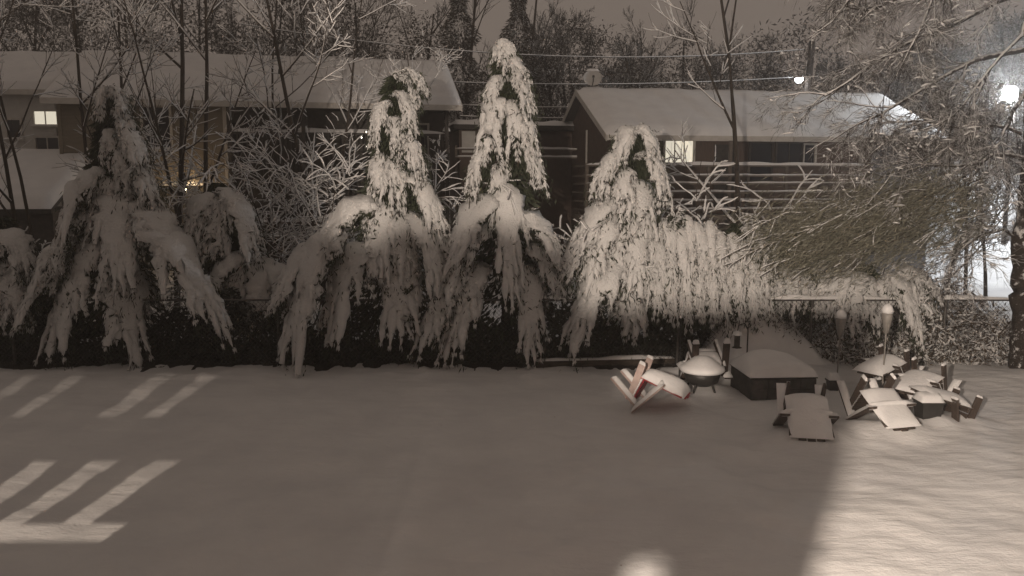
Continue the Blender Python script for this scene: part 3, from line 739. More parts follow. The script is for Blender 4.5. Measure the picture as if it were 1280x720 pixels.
evergreen('evergreen_tree', 'evergreen with a bent over top, third big one from the left edge', 482, 16.0, (494, 92), [
    (492, 94, 530, 116, 17, .3, .6), (500, 98, 522, 134, 15, .2, .4), (492, 100, 470, 140, 20), (494, 118, 518, 178, 24), (485, 130, 462, 185, 26), (488, 150, 502, 205, 28), (480, 165, 440, 215, 26),
    (498, 170, 532, 240, 28), (476, 195, 466, 262, 32), (490, 200, 500, 270, 30), (470, 215, 420, 275, 34), (505, 220, 548, 300, 32), (470, 255, 392, 330, 60),
    (480, 255, 467, 368, 36), (495, 265, 500, 360, 36), (510, 270, 552, 372, 40), (430, 295, 362, 455, 66), (450, 310, 412, 430, 50), (500, 320, 500, 432, 48),
    (405, 310, 345, 390, 44), (540, 300, 590, 360, 36)], 3, 1.25)
evergreen('evergreen_tree', 'tallest evergreen in the middle with snow caps stacked up to its tip', 634, 16.0, (630, 52), [
    (630, 54, 622, 84, 24), (630, 54, 640, 88, 24), (630, 76, 612, 112, 26), (632, 76, 664, 118, 30), (628, 98, 604, 140, 28), (634, 98, 670, 150, 34), (632, 110, 640, 160, 30),
    (626, 130, 606, 205, 46), (636, 132, 650, 208, 38), (642, 140, 672, 200, 30), (620, 160, 586, 218, 30), (622, 185, 582, 258, 30), (644, 180, 680, 240, 32),
    (630, 205, 618, 262, 32), (648, 205, 692, 262, 34), (632, 232, 640, 385, 32), (618, 250, 560, 345, 44), (610, 285, 552, 375, 44), (650, 270, 700, 330, 36),
    (606, 335, 560, 456, 48), (590, 335, 530, 446, 42), (655, 335, 666, 457, 34), (660, 310, 702, 372, 34)], 3, 1.25)
evergreen('evergreen_tree', 'rounded evergreen before the brown gable with matted low boughs', 782, 16.0, (790, 158), [
    (790, 162, 768, 215, 36), (792, 162, 826, 220, 38), (788, 172, 790, 230, 34), (780, 195, 745, 262, 36), (796, 195, 836, 262, 36), (785, 215, 775, 290, 40),
    (795, 230, 806, 300, 36), (770, 250, 722, 320, 40), (762, 270, 736, 372, 42), (776, 280, 762, 366, 36), (790, 280, 800, 380, 34), (770, 330, 716, 442, 50),
    (786, 345, 782, 425, 46), (750, 290, 702, 355, 36)], 3, 1.1)
arch_l = [(826, 300, 838, 372, 22), (836, 290, 850, 385, 24)]
evergreen('evergreen_tree', 'wide evergreen bent right over in an arch, hanging to the fence beside the chairs', 850, 16.0, (930, 278), 
    [(800 + 9.6 * k, 292 - 22 * math.sin(math.pi * min(1, (k + 1) / 13)) + (k % 3) * 7, 806 + 9.4 * k + (k % 4) * 4 - 4, 372 + 14 * math.sin(k * 1.7) + (10 if k > 3 else -5), 13 + (k % 3) * 4, .5, .5) for k in range(16)]
    + [(820 + 17 * k, 325 + (k % 2) * 9, 824 + 17 * k, 398 + (k % 3) * 6, 16, .8, .2) for k in range(8)] + [(930, 285, 958, 325, 26, .5, .6), (940, 330, 960, 395, 24), (800, 296, 850, 262, 16, .3, .2)], 4, .8, inner=1500)
evergreen('evergreen_tree', 'flattened evergreen pressed low over the fence behind the lanterns', 1075, 16.0, (1085, 330), [
    (1060, 338, 1040, 400, 26), (1064, 340, 1066, 425, 28), (1076, 345, 1092, 412, 26), (1080, 345, 1046, 388, 24), (1110, 345, 1148, 432, 28), (1120, 338, 1176, 372, 30, .5, .6),
    (1125, 336, 1150, 385, 28), (1100, 350, 1110, 410, 24), (1105, 345, 1135, 400, 24), (1050, 350, 1024, 392, 24), (1140, 338, 1160, 395, 22)], 4, .8, inner=700)
evergreen('evergreen_tree', 'low tangled evergreen between the arched one and the lanterns', 985, 16.2, (985, 300), [
    (960 + 11 * k, 330 + (k % 3) * 10, 950 + 13 * k, 375 + (k % 4) * 9, 22, .6, .3) for k in range(7)] + [(990, 305, 955, 335, 26), (995, 310, 1030, 350, 26), (985, 320, 975, 365, 26)], 4, .7, inner=700)

# ================================================================== BARE TREES AND SHRUBS WITH SNOW ON THE BRANCHES
def grow(r, p, d, L, rad, lvl, maxl, out, up=.0, spread=.7, kids=(4, 7), wob=.12, ratio=.55, smin=.25):
    n = 8; pts = [p]; dd = d / np.linalg.norm(d)
    for i in range(n - 1):
        dd = dd + r.normal(size=3) * wob + np.array([0, 0, up]); dd /= np.linalg.norm(dd)
        pts.append(pts[-1] + dd * L / (n - 1))
    pts = np.array(pts); radii = np.linspace(rad, max(.004, rad * .3), n)
    out.append((pts, radii, lvl))
    if lvl < maxl:
        for k in range(r.integers(*kids)):
            s = r.uniform(smin, .98); i = min(n - 2, int(s * (n - 1))); f = s * (n - 1) - i
            q = pts[i] * (1 - f) + pts[i + 1] * f; t = pts[i + 1] - pts[i]; t /= np.linalg.norm(t)
            a = r.normal(size=3); a -= a @ t * t; a /= np.linalg.norm(a)
            sp = spread * r.uniform(.6, 1.25)
            grow(r, q, t * math.cos(sp) + a * math.sin(sp), L * ratio * r.uniform(.7, 1.2) * (1.15 - .5 * s), radii[i] * .6, lvl + 1, maxl, out, up, spread, kids, wob, ratio, .15)
def wood(tree, base, out, snow=.012, snow_cap=.04, frac=1.0, seed=0, bark='bark', split=True):
    r = np.random.default_rng(seed)
    tm = MB(); lm = MB(); sm = MB()
    for pts, rad, lvl in out:
        tube(tm if lvl == 0 else lm, pts, rad, 7 if lvl == 0 else (5 if lvl == 1 else 3), cap=lvl < 2)
        t = np.gradient(pts, axis=0); t /= np.linalg.norm(t, axis=1)[:, None]
        ok = (np.abs(t[:, 2]) < .86)
        if ok.mean() > .5 and r.uniform() < frac:
            th = np.minimum(snow_cap, snow + rad * .75) * (.75 + .4 * r.uniform(size=len(pts)))
            th = th * np.where(ok, 1, .25); th[-1] *= .4
            tube(sm, pts + np.stack([0 * th, 0 * th, rad * .6 + th * .55], 1), th, 5, flat=.8)
    link('trunk', tm.mesh('trunk', bark, base), tree)
    link('branches', lm.mesh('branches', bark, base), tree, kind='stuff')
    if sm.n: link('snow', sm.mesh('snow', 'snow', base), tree, kind='stuff')
def bare(px, d, h, rad, label, lean=(0, 0), seed=1, maxl=3, name='bare_tree', kids=(6, 9), snow=.010, up=.03, spread=.8, smin=.2, ratio=.40, group='bare snowy saplings', frac=.9, capn=.026):
    g = P(px, 300, d); base = np.array([g[0], d, 0.0]); base[2] = float(gz(base[0], base[1])) - .05
    t = thing(name, label, 'tree', base, 0, group)
    r = np.random.default_rng(seed); out = []
    grow(r, base, np.array([lean[0], lean[1], 1.0]), h, rad, 0, maxl, out, up, spread, kids, .045, ratio, smin)
    wood(t, base, out, snow, capn, frac, seed)
    return t
for k, (px, d, h, rad, ln, lab) in enumerate([
    (34, 19, 9, .06, (-.02, 0), 'slim bare tree nearest the left edge of the picture'),
    (50, 18.5, 8.5, .05, (-.03, 0), 'slim bare tree just right of the lit window at far left'),
    (118, 20, 9.5, .06, (0, 0), 'bare tree behind the tip of the far left evergreen'),
    (160, 21, 10, .06, (.03, 0), 'bare tree in front of the tan wall, left of its dark window'),
    (216, 20, 11, .085, (-.01, 0), 'thicker bare trunk crossing the dark window of the tan wall'),
    (260, 19.5, 10.5, .07, (.01, 0), 'straight bare trunk right of the dark window, before the balcony'),
    (330, 21, 9, .05, (.06, 0), 'leaning bare tree before the left part of the dark balcony'),
    (404, 18.5, 9.5, .07, (0, 0), 'bare tree rising before the middle of the dark balcony'),
    (418, 22, 10, .05, (.02, 0), 'thin bare tree close behind the one before the balcony middle'),
    (560, 21, 7, .04, (-.12, 0), 'small leaning bare tree at the right end of the dark balcony')]):
    bare(px, d, h, rad, lab, ln, 40 + k)
bare(922, 20.5, 9.6, .085, 'bare snowy tree standing before the slatted balcony of the brown house', (.02, 0), 77, 3, kids=(6, 9), snow=.014, smin=.22, ratio=.45, up=.04, capn=.04)

for k, (px, d, h, lab) in enumerate([(1186, 23, 5.4, 'bare tree right beside the end of the brown house'), (1212, 21, 5.0, 'bare tree before the brightly lit snow bank'), (1238, 24, 5.8, 'bare tree close to the large trunk at the right edge')]):
    bare(px, d, h, .06, lab, (.0, 0), 90 + k, 4, kids=(6, 9), smin=.12, ratio=.5, spread=.9, frac=.3)

def shrub(px, py, d, stems, label, seed, spread_px, hgt, snow=.016, arch=-.05, rad=.022, kids=(4, 7), maxl=2, towards=None):
    g = P(px, py, d); base = np.array([g[0], d, 0.0])
    t = thing('snowy_shrub', label, 'shrub', base, 0, 'snow coated shrubs')
    r = np.random.default_rng(seed); out = []
    for k in range(stems):
        a = r.uniform(0, 6.28); sp = r.uniform(.15, .9)
        d0 = np.array([math.cos(a) * sp * spread_px, math.sin(a) * sp * .6, 1.0])
        if towards is not None: d0 = d0 + np.array(towards)
        q = base + np.array([math.cos(a) * .2, math.sin(a) * .2, 0])
        grow(r, q, d0, hgt * r.uniform(.7, 1.15), rad, 0, maxl, out, arch, .75, kids, .1, .45, .35)
    wood(t, base, out, snow, .045, 1, seed)
shrub(372, 330, 18.2, 9, 'wide snow coated shrub spreading before the dark balcony', 5, 1.0, 4.6)
shrub(335, 330, 18.8, 12, 'tangle of fine snow coated twigs before the left half of the balcony', 21, 1.2, 4.4, snow=.010, rad=.014, kids=(6, 9))
shrub(440, 330, 18.9, 10, 'tangle of fine snow coated twigs left of the bent topped evergreen', 22, 1.0, 4.2, snow=.010, rad=.014, kids=(6, 9))
shrub(300, 330, 17.6, 6, 'snow coated shrub right of the small rounded evergreen', 6, .8, 3.2)
shrub(560, 330, 18.0, 8, 'snow coated shrub between the bent topped and the tallest evergreen', 8, .9, 3.8)
shrub(740, 330, 17.0, 7, 'snow coated shrub right of the tallest evergreen', 9, .8, 2.9, snow=.02)
shrub(880, 320, 18.0, 10, 'wide snow coated shrub arching before the slatted balcony', 12, 1.2, 3.8, snow=.02)
shrub(985, 330, 17.4, 9, 'snow coated shrub right of the slatted balcony tree', 13, 1.2, 3.0, snow=.018)
shrub(90, 330, 18.0, 6, 'snow coated shrub behind the far left evergreen', 14, 1.0, 2.8)
shrub(1090, 330, 17.6, 7, 'snow coated shrub behind the lanterns', 15, 1.1, 2.6, snow=.016)

# ---- the big tree at the right edge
bt = P(1276, 452, 15.0); base = np.array([bt[0], 15.0, 0])
rt = thing('large_tree', 'large dark tree at the right edge with snowy branches sweeping left', 'tree', base)
r = np.random.default_rng(3)
out = []
trk = np.array([P(1279, 456, 15), P(1277, 380, 15), P(1280, 300, 15), P(1286, 220, 15), P(1296, 120, 15.05), P(1300, 20, 15.1), P(1304, -90, 15.2), P(1310, -200, 15.3)])
trk[0, 2] = -.05
tt = np.linspace(0, 7, 50); rr_ = np.interp(tt, np.arange(8), [.26, .2, .185, .175, .165, .15, .13, .1])
trk = np.stack([np.interp(tt, np.arange(8), trk[:, c_]) for c_ in range(3)], 1)
trk[:, 0] += .03 * np.sin(tt * 2.7) + .015 * np.sin(tt * 9)
out.append((trk, rr_ * (1 + .08 * np.sin(tt * 7) + .05 * np.sin(tt * 19)), 0))
limbs = [([(1278, 200), (1252, 188), (1215, 205), (1180, 206), (1140, 208), (1105, 225)], 14.7, .05), ([(1280, 120), (1262, 150), (1246, 182), (1232, 200)], 14.8, .04),
         ([(1280, 60), (1230, 70), (1190, 88), (1140, 120), (1085, 150), (1040, 175)], 14.5, .055), ([(1284, -10), (1230, 10), (1180, 35), (1120, 65), (1070, 90), (1030, 125)], 14.4, .05),
         ([(1286, -60), (1220, -50), (1150, -20), (1090, 10), (1050, 15)], 14.6, .05), ([(1278, 165), (1240, 158), (1200, 160), (1160, 150), (1120, 152)], 14.9, .04),
         ([(1290, -100), (1240, -90), (1190, -50), (1150, 30), (1120, 100)], 14.0, .045),
         ([(1284, 30), (1260, 60), (1215, 120), (1170, 160)], 14.2, .035), ([(1276, 300), (1250, 285), (1215, 300), (1180, 320)], 14.8, .03),
         ([(1290, -120), (1180, -110), (1110, -60), (1060, 0), (1010, 50)], 14.3, .04)]
for pl_, d, rad in limbs:
    pts = np.array([P(x, y, d + (15 - d) * (1 - i / (len(pl_) - 1))) for i, (x, y) in enumerate(pl_)])
    # resample to 9
    tt = np.linspace(0, len(pts) - 1, 9); i0 = np.clip(tt.astype(int), 0, len(pts) - 2); f = (tt - i0)[:, None]
    pts = pts[i0] * (1 - f) + pts[i0 + 1] * f + r.normal(size=(9, 3)) * .03
    radii = np.linspace(rad, rad * .25, 9); out.append((pts, radii, 1))
    for k in range(16):
        s = r.uniform(.15, 1); i = min(7, int(s * 8)); t = pts[i + 1] - pts[i]; t /= np.linalg.norm(t)
        a = r.normal(size=3); a -= a @ t * t; a /= np.linalg.norm(a)
        grow(r, pts[i] + (pts[i + 1] - pts[i]) * r.uniform(), t * .75 + a * .65 + np.array([-.1, 0, -.1]), r.uniform(.6, 1.3), .014, 2, 4, out, -.03, .6, (4, 7), .12, .55)
wood(rt, base, out, .004, .02, .3, 4, bark='bark_snow')
# weeping, fine needled sprays of the same tree
m = MB(); n = 24000
cen = np.array([P(x, y, d) for x, y, d in [(1150, 285, 14.9), (1100, 275, 14.8), (1050, 280, 14.9), (1020, 310, 15.0), (1170, 250, 14.9), (1120, 250, 14.9), (1080, 300, 14.9), (1000, 290, 15.0)]])
i = r.integers(0, len(cen), n); pos = cen[i] + r.normal(size=(n, 3)) * [.52, .4, .32]
blades(m, pos, np.array([-.8, -.1, -.45]) + r.normal(size=(n, 3)) * .4, r.uniform(.08, .26, n), r.uniform(.004, .008, n), 0, 5)
for k in range(26):
    c = cen[r.integers(0, len(cen))] + r.normal(size=3) * [.4, .2, .2]
    tube(m, bez(c + [.7, .1, .35], c + [.2, 0, .3], c + [-.6, -.1, -.3], 8), np.linspace(.012, .004, 8), 4, 1)
link('foliage', m.mesh('foliage', ['needles_grey', 'bark'], base), rt)
out2 = []
for k in range(22):
    c = cen[r.integers(0, len(cen))] + r.normal(size=3) * [.5, .15, .2]
    q_ = bez(c + [.6, .05, .25], c + [.15, -.05, .32], c + [-.75, -.15, -.25], 9) + r.normal(size=(9, 3)) * .015
    out2.append((q_, np.linspace(.013, .004, 9), 1))
    for z_ in range(4):
        i_ = r.integers(2, 8); grow(r, q_[i_], np.array([-.7, r.normal() * .5, -.4 + r.normal() * .3]), r.uniform(.25, .55), .006, 2, 2, out2, -.05)
mm = MB(); ms = MB()
for p_, ra_, l_ in out2:
    tube(mm, p_, ra_, 4, cap=False); tube(ms, p_ + np.array([0, 0, .012]), ra_ * .6 + .009, 5, flat=.8)
link('branches', mm.mesh('branches', 'bark', base), rt, kind='stuff')
link('snow', ms.mesh('snow', 'snow', base), rt, kind='stuff')
# snow clumps caught in its twigs
m = MB(); n = 32000
allp = np.concatenate([p for p, _, l in out if l >= 2]); alld = np.concatenate([np.gradient(p, axis=0) for p, _, l in out if l >= 2]); j = r.integers(0, len(allp), n)
alld /= np.linalg.norm(alld, axis=1)[:, None]
blades(m, allp[j] + r.normal(size=(n, 3)) * .03, alld[j] + r.normal(size=(n, 3)) * .5, r.uniform(.10, .30, n), r.uniform(.0015, .0038, n), 0, 8)
link('twigs', m.mesh('twigs', 'twig', base), rt, kind='stuff')
m = MB(); n = 600
allp = np.concatenate([p for p, _, l in out if l >= 2]); j = r.integers(0, len(allp), n)
for q in allp[j]:
    e = q + r.normal(size=3) * [.09, .05, .03]
    tube(m, bez(q, (q + e) / 2 + [0, 0, .02], e, 4), [.008, .022, .02, .005], 5, flat=.7)
link('snow', m.mesh('snow', 'snow', base), rt)

# ================================================================== THE WOOD BEHIND
def far_tree(px, d, top, wpx, label, seed, dense=1.0, conifer=False):
    g = P(px, 200, d); z0 = float(gz(g[0], d)); base = np.array([g[0], d, z0 - .1])
    if d >= 50: top += 16               # twigs reach past the stem tip
    zt = P(px, top, d)[2]; hh = zt - z0; wr = wpx * d / 2000
    t = thing('conifer_tree' if conifer else 'woodland_tree', label, 'tree', base, 0, 'trees of the wood behind the houses')
    r = np.random.default_rng(seed); out = []
    grow(r, base, np.array([r.normal() * .03, 0, 1.0]), hh * .97, .14, 0, 2 if conifer else 3, out, .04, .75, (9, 13) if conifer else (8, 12), .04, .34 if conifer else .42, .25)
    m = MB(); mt_ = MB()
    for p, rad, lvl in out: tube(m if lvl < 2 else mt_, p, np.maximum(rad * (1 if lvl else 1.2), .012), 5 if lvl < 2 else 3, cap=False)
    link('trunk', m.mesh('trunk', 'bark', base), t)
    if mt_.n: link('branches', mt_.mesh('branches', 'twig', base), t, kind='stuff')
    n = int((4200 if conifer else 3200) * dense); u = r.uniform(0, 1, n)
    if conifer:
        zz = .15 + .85 * u; env = (1 - zz) ** .8 * wr + .15; env *= .75 + .35 * np.sin(zz * 40)
        an = r.uniform(0, 6.28, n); q = np.sqrt(r.uniform(.1, 1, n)) * env
        pos = base + np.stack([np.cos(an) * q, np.sin(an) * q, zz * hh - q * .35], 1)
        dd = np.stack([np.cos(an), np.sin(an), np.full(n, -.45)], 1) + r.normal(size=(n, 3)) * .3
    else:
        nc = 26; cz = r.uniform(.35, .97, nc); ce = np.sqrt(np.clip(1 - ((cz - .6) / .42) ** 2, .05, 1)) * wr * .8
        an = r.uniform(0, 6.28, nc); q = np.sqrt(r.uniform(0, 1, nc)) * ce
        cc = np.stack([np.cos(an) * q, np.sin(an) * q, cz * hh], 1); i = r.integers(0, nc, n)
        pos = base + cc[i] + r.normal(size=(n, 3)) * [.5, .5, .38] * (wr / 3 + .4)
        dd = r.normal(size=(n, 3)) + [0, 0, .4]
    blades(m2 := MB(), pos, dd, r.uniform(.14, .34, n), r.uniform(.02, .05, n), 0, seed)
    link('crown', m2.mesh('crown', 'far_needles', base), t)
rows = [(-40, 46, -60, 150), (40, 44, -40, 140), (110, 48, -30, 130), (180, 45, -50, 140), (250, 47, -20, 130), (320, 46, -30, 140), (390, 48, -40, 130), (455, 47, -10, 120)]
names = ['left edge', 'pale house at the left', 'gap left of the tan house', 'left end of the tan house', 'window end of the tan house', 'left of the balcony', 'balcony middle', 'balcony right half']
for k, (px, d, top, w) in enumerate(rows):
    far_tree(px, d, top, w, 'tall snowy woodland tree rising above the ' + names[k], 200 + k, 1.3)
far_tree(575, 44, -30, 150, 'dark conifer high above the gap between the two houses', 220, 3.0, True)
far_tree(648, 46, -25, 120, 'dark conifer just right of the tip of the tallest evergreen', 221, 3.0, True)
far_tree(520, 46, 5, 90, 'woodland tree above the right end of the tan house roof', 222, 1.2)
for k, (px, d, top, w, lab) in enumerate([
    (672, 52, 30, 70, 'hazy woodland tree right of the tallest evergreen'), (712, 54, 10, 70, 'tall hazy tree left of the satellite dish'), (738, 56, 14, 55, 'hazy tree right above the satellite dish'),
    (775, 54, 30, 60, 'hazy tree over the left end of the brown house ridge'), (803, 56, 40, 45, 'narrow hazy tree left of the broad crown above the ridge'), (848, 52, 20, 85, 'broad hazy crown standing out above the ridge of the brown house'),
    (905, 56, 52, 70, 'low hazy tree behind the bare tree before the balcony'), (960, 58, 66, 70, 'low hazy tree left of the utility pole'), (1045, 58, 60, 80, 'low hazy tree right of the utility pole'),
    (1110, 54, 50, 90, 'hazy tree above the right end of the brown house'), (1180, 50, 40, 100, 'hazy tree left of the floodlight'), (1250, 48, 20, 100, 'hazy tree behind the floodlight')]):
    far_tree(px, d, top, w, lab, 240 + k, 1.0)
for k, (px, d, top, w, lab) in enumerate([
    (690, 42, 78, 60, 'snow clad tree low beside the gable of the brown house'), (600, 43, 90, 60, 'snow clad tree low behind the shed'), (665, 44, 60, 60, 'snow clad tree low right of the tallest evergreen'),
    (1200, 40, 170, 70, 'snow clad tree low to the right of the brown house'), (800, 46, 82, 50, 'snow clad tree just showing over the brown house ridge')]):
    far_tree(px, d, top, w, lab, 270 + k, 1.0)
m = MB(); n = 30000; r = np.random.default_rng(99)
n = 110000; x = r.uniform(-75, 75, n); y = r.uniform(60, 85, n); hmax = 8 + 3 * np.sin(x * .35) + 2 * np.sin(x * .83 + 1) + 1.2 * np.sin(x * 2.1) + np.where(x < -2, 3.5, -1.5)
z = gz(x, y) + r.uniform(0, 1, n) ** .7 * hmax
blades(m, np.stack([x, y, z], 1), r.normal(size=(n, 3)) + [0, 0, .4], r.uniform(.25, .6, n), r.uniform(.03, .08, n), 0, 3)
link('far_wood', m.mesh('far_wood', 'far_needles'), None, 'far wood fading into the snowy air behind the houses', 'wood', None, 'stuff')
# ================================================================== OVERTURNED GARDEN CHAIRS
def board(a, b, width_dir, w, th):
    a = np.array(a, float); b = np.array(b, float); u = b - a; L = np.linalg.norm(u); u = u / L
    v = np.array(width_dir, float); v -= v @ u * u; v /= np.linalg.norm(v); n = np.cross(u, v)
    return (a + b) / 2, u, v, n, L, w, th
def chair_boards():
    B = []
    for s in (-1, 1):
        B.append(('stringer', board((s * .27, -.02, .36), (s * .27, .60, .05), (0, 0, 1), .12, .03)))
        B.append(('front_leg', board((s * .30, .03, -.12), (s * .30, .03, .54), (1, 0, 0), .125, .04)))
        B.append(('arm', board((s * .36, -.07, .557), (s * .36, .68, .557), (1, 0, 0), .15, .026)))
    for k in range(-2, 3):
        B.append(('back_slat', board((k * .108, .42, .20), (k * .135, .76, .98 - .02 * k * k), (1, 0, 0), .115, .024)))
    for k in range(5):
        y = .02 + k * .1; z = .425 - y * .36
        B.append(('seat_slat', board((-.30, y, z), (.30, y, z), (0, 1, -.36), .088, .022)))
    B.append(('back_brace', board((-.40, .60, .53), (.40, .60, .53), (0, .3, 1), .08, .03)))
    return B
def chair(px, py, tip, yaw, mat, label, sink=.11, roll=0, snow=.075, bury=0.0, z=0):
    x, y = spot(px, py); g0 = float(gz(x, y))
    R = Matrix.Rotation(math.radians(yaw), 4, 'Z') @ Matrix.Rotation(math.radians(roll), 4, 'Y') @ Matrix.Rotation(math.radians(tip), 4, 'X')
    R = np.array(R)[:3, :3]
    Bs = [(n, (R @ (b[0] - [0, .4, .45]) * .9, R @ b[1], R @ b[2], R @ b[3], b[4] * .9, b[5] * .9, b[6])) for n, b in chair_boards()]
    zmin = min(c[2] - abs(u[2]) * L / 2 - abs(v[2]) * w / 2 - abs(n[2]) * t / 2 for _, (c, u, v, n, L, w, t) in Bs)
    off = np.array([0, 0, -zmin - sink + z])
    t = thing('garden_chair', label, 'chair', (x, y, g0), 0, 'overturned garden chairs')
    for q, (nm, (c, u, v, n, L, w, th)) in enumerate(Bs):
        c = c + off
        m = MB(); cs = []
        for sx, sy, sz in ((-1, -1, -1), (1, -1, -1), (1, 1, -1), (-1, 1, -1), (-1, -1, 1), (1, -1, 1), (1, 1, 1), (-1, 1, 1)):
            cs.append(c + u * L / 2 * sx + v * w / 2 * sy + n * th / 2 * sz)
        F = BOXF if np.cross(u, v) @ n > 0 else BOXF[:, ::-1]
        m.add(cs, F); o = link(nm, m.mesh(nm, mat if mat != 'red_paint' or nm not in ('arm', 'front_leg', 'stringer') else 'pale_wood', smooth=False), t)
        # snow on the face that looks up most
        ax = [(u, v, n, L, w, th), (u, n, v, L, th, w), (v, n, u, w, th, L)]
        best = max(ax, key=lambda a: abs(a[2][2]) * (a[3] * a[4]) ** .25)
        a, b, up, la, lb, lc = best
        if abs(up[2]) > .25 and not nm.endswith('slat'):
            up = up * (1 if up[2] > 0 else -1)
            m = MB(); wide = nm.endswith('slat')
            hh = snow * (1 if wide else .8) * min(1, .35 + lb / .12)
            grw = np.array([0, 0, 1.0]) * .7 + up * .3
            cushion(m, frame(c + up * (lc / 2 + .002), a, b, grw), la * 1.01, lb * (1.22 if wide else 1.12) + .01, hh, 12, 6, q, edge=3 if wide else 2.4)
            link('snow', m.mesh('snow', 'snow'), o)
    for nm, ln_, wd_, hh in (('back_slat', .80, .64, 1.3), ('seat_slat', .60, .50, 1.1)):
        g = [b for n_, b in Bs if n_ == nm]
        c = np.mean([b[0] for b in g], 0) + off; u, v, n = g[2][1], g[2][2], g[2][3]
        up = n if n[2] > 0 else -n
        if up[2] > .3:
            m = MB(); cushion(m, frame(c + up * .02, u, v, np.array([0, 0, .75]) + up * .3), ln_ * .9, wd_ * .9, snow * hh, 22, 16, int(px), amp=.55, edge=2)
            link('snow', m.mesh('snow', 'snow'), t)
    return t
chair(816, 510, 136, 66, 'red_paint', 'red painted chair tipped on its face, leftmost of the overturned chairs', sink=.07, snow=.085)
chair(878, 480, 172, 185, 'chair_brown', 'upturned chair with two legs in the air behind the round snow domed bowl', snow=.12)
chair(1006, 543, 150, -10, 'chair_brown', 'upturned brown chair nearest the camera, before the square fire pit', snow=.085, sink=.12)
chair(1098, 535, 146, 14, 'chair_brown', 'upturned brown chair with its back slats toward the camera, centre of the right group')
chair(1106, 484, 126, -58, 'chair_brown', 'tipped chair at the back of the right group with two legs pointing up right', sink=.12)
chair(1150, 505, 128, -56, 'chair_brown', 'tipped chair at right with two snowy bars pointing up right, behind the small planter', sink=.1)
chair(1182, 524, 96, -82, 'chair_brown', 'half buried chair lying flat at the right end of the group', sink=.36)

x, y = spot(882, 499)
rb = thing('fire_bowl', 'round dark fire bowl under a broad snow dome, right of the red chair', 'fire bowl', (x, y + .3, float(gz(x, y)) - .02))
part(rb, 'bowl', lambda m: lathe(m, [(.001, .14), (.16, .13), (.27, .2), (.31, .34), (.29, .36), (.001, .36)], (0, 0, 0), 22), 'black_metal', True)
for a_ in (.6, 2.5, 4.0, 5.4):
    part(rb, 'leg', lambda m: tube(m, [(.2 * math.cos(a_), .2 * math.sin(a_), .19), (.29 * math.cos(a_), .29 * math.sin(a_), 0)], .02, 6), 'black_metal', True)
part(rb, 'snow', lambda m: lathe(m, [(.001, .36), (.34, .362), (.375, .39), (.365, .44), (.29, .485), (.23, .53), (.14, .60), (.07, .625), (.001, .63)], (0, 0, 0), 26), 'snow', True)

# square fire pit with snow
x, y = spot(975, 503)
fpit = thing('fire_pit', 'square dark stone fire pit with a thick snow top', 'fire pit', (x, y + .45, float(gz(x, y))), .06)
for sx, sy, ex, ey in ((0, -.42, .53, .08), (0, .42, .53, .08), (-.45, 0, .08, .338), (.45, 0, .08, .338)):
    part(fpit, 'wall', lambda m: box(m, sx - ex, sx + ex, sy - ey, sy + ey, -.05, .33), 'stone')
for lv in range(2):
    for k in range(4):
        part(fpit, 'block', lambda m: box(m, -.525 + k * .265 - .0, -.525 + k * .265 + .255, -.53, -.503, .0 + lv * .165, .155 + lv * .165), 'stone')
part(fpit, 'cover', lambda m: box(m, -.55, .55, -.52, .52, .334, .36), 'black_metal')
part(fpit, 'snow', lambda m: cushion(m, frame((0, 0, .362), (1, 0, 0), (0, 1, 0), (0, 0, 1)), 1.14, 1.08, .24, 24, 20, 4, amp=.6, edge=2), 'snow', True)
# covered heap behind it
g = G(962, 462); hx, hy = g[0], g[1] + .55
hp = thing('covered_heap', 'tarp covered heap under deep snow behind the fire pit', 'heap', (hx, hy, 0))
n = 34; U, V = np.meshgrid(np.linspace(-1.35, 1.35, n), np.linspace(-.95, .95, n), indexing='ij')
Zp = 1.2 * np.exp(-(((U + .45) / .36) ** 2 + (V / .45) ** 2) ** .8) + .75 * np.exp(-(((U - .12) / .5) ** 2 + (V / .5) ** 2)) + .42 * np.exp(-(((U - .75) / .4) ** 2 + (V / .45) ** 2)) + .34 * np.exp(-(((U + .9) / .3) ** 2 + (V / .4) ** 2))
Zp = Zp * 1.08 + .07 * np.clip(Zp * 3, 0, 1) * lumps(np.stack([U.ravel(), V.ravel(), 0 * U.ravel()], 1), 5, 7).reshape(U.shape) + .03 * lumps(np.stack([U.ravel(), V.ravel(), Zp.ravel()], 1), 4, 2).reshape(U.shape)
i = np.arange(n * n).reshape(n, n); F = np.stack([i[:-1, :-1], i[1:, :-1], i[1:, 1:], i[:-1, 1:]], -1).reshape(-1, 4)
m = MB(); m.add(np.stack([U, V, Zp * .9 - .03], -1).reshape(-1, 3), F); link('tarp', m.mesh('tarp', 'tarp'), hp)
m = MB(); m.add(np.stack([U * 1.02, V * 1.02, Zp * 1.0 + .02 - .06 * (np.abs(V) > .85)], -1).reshape(-1, 3), F); link('snow', m.mesh('snow', 'snow'), hp)
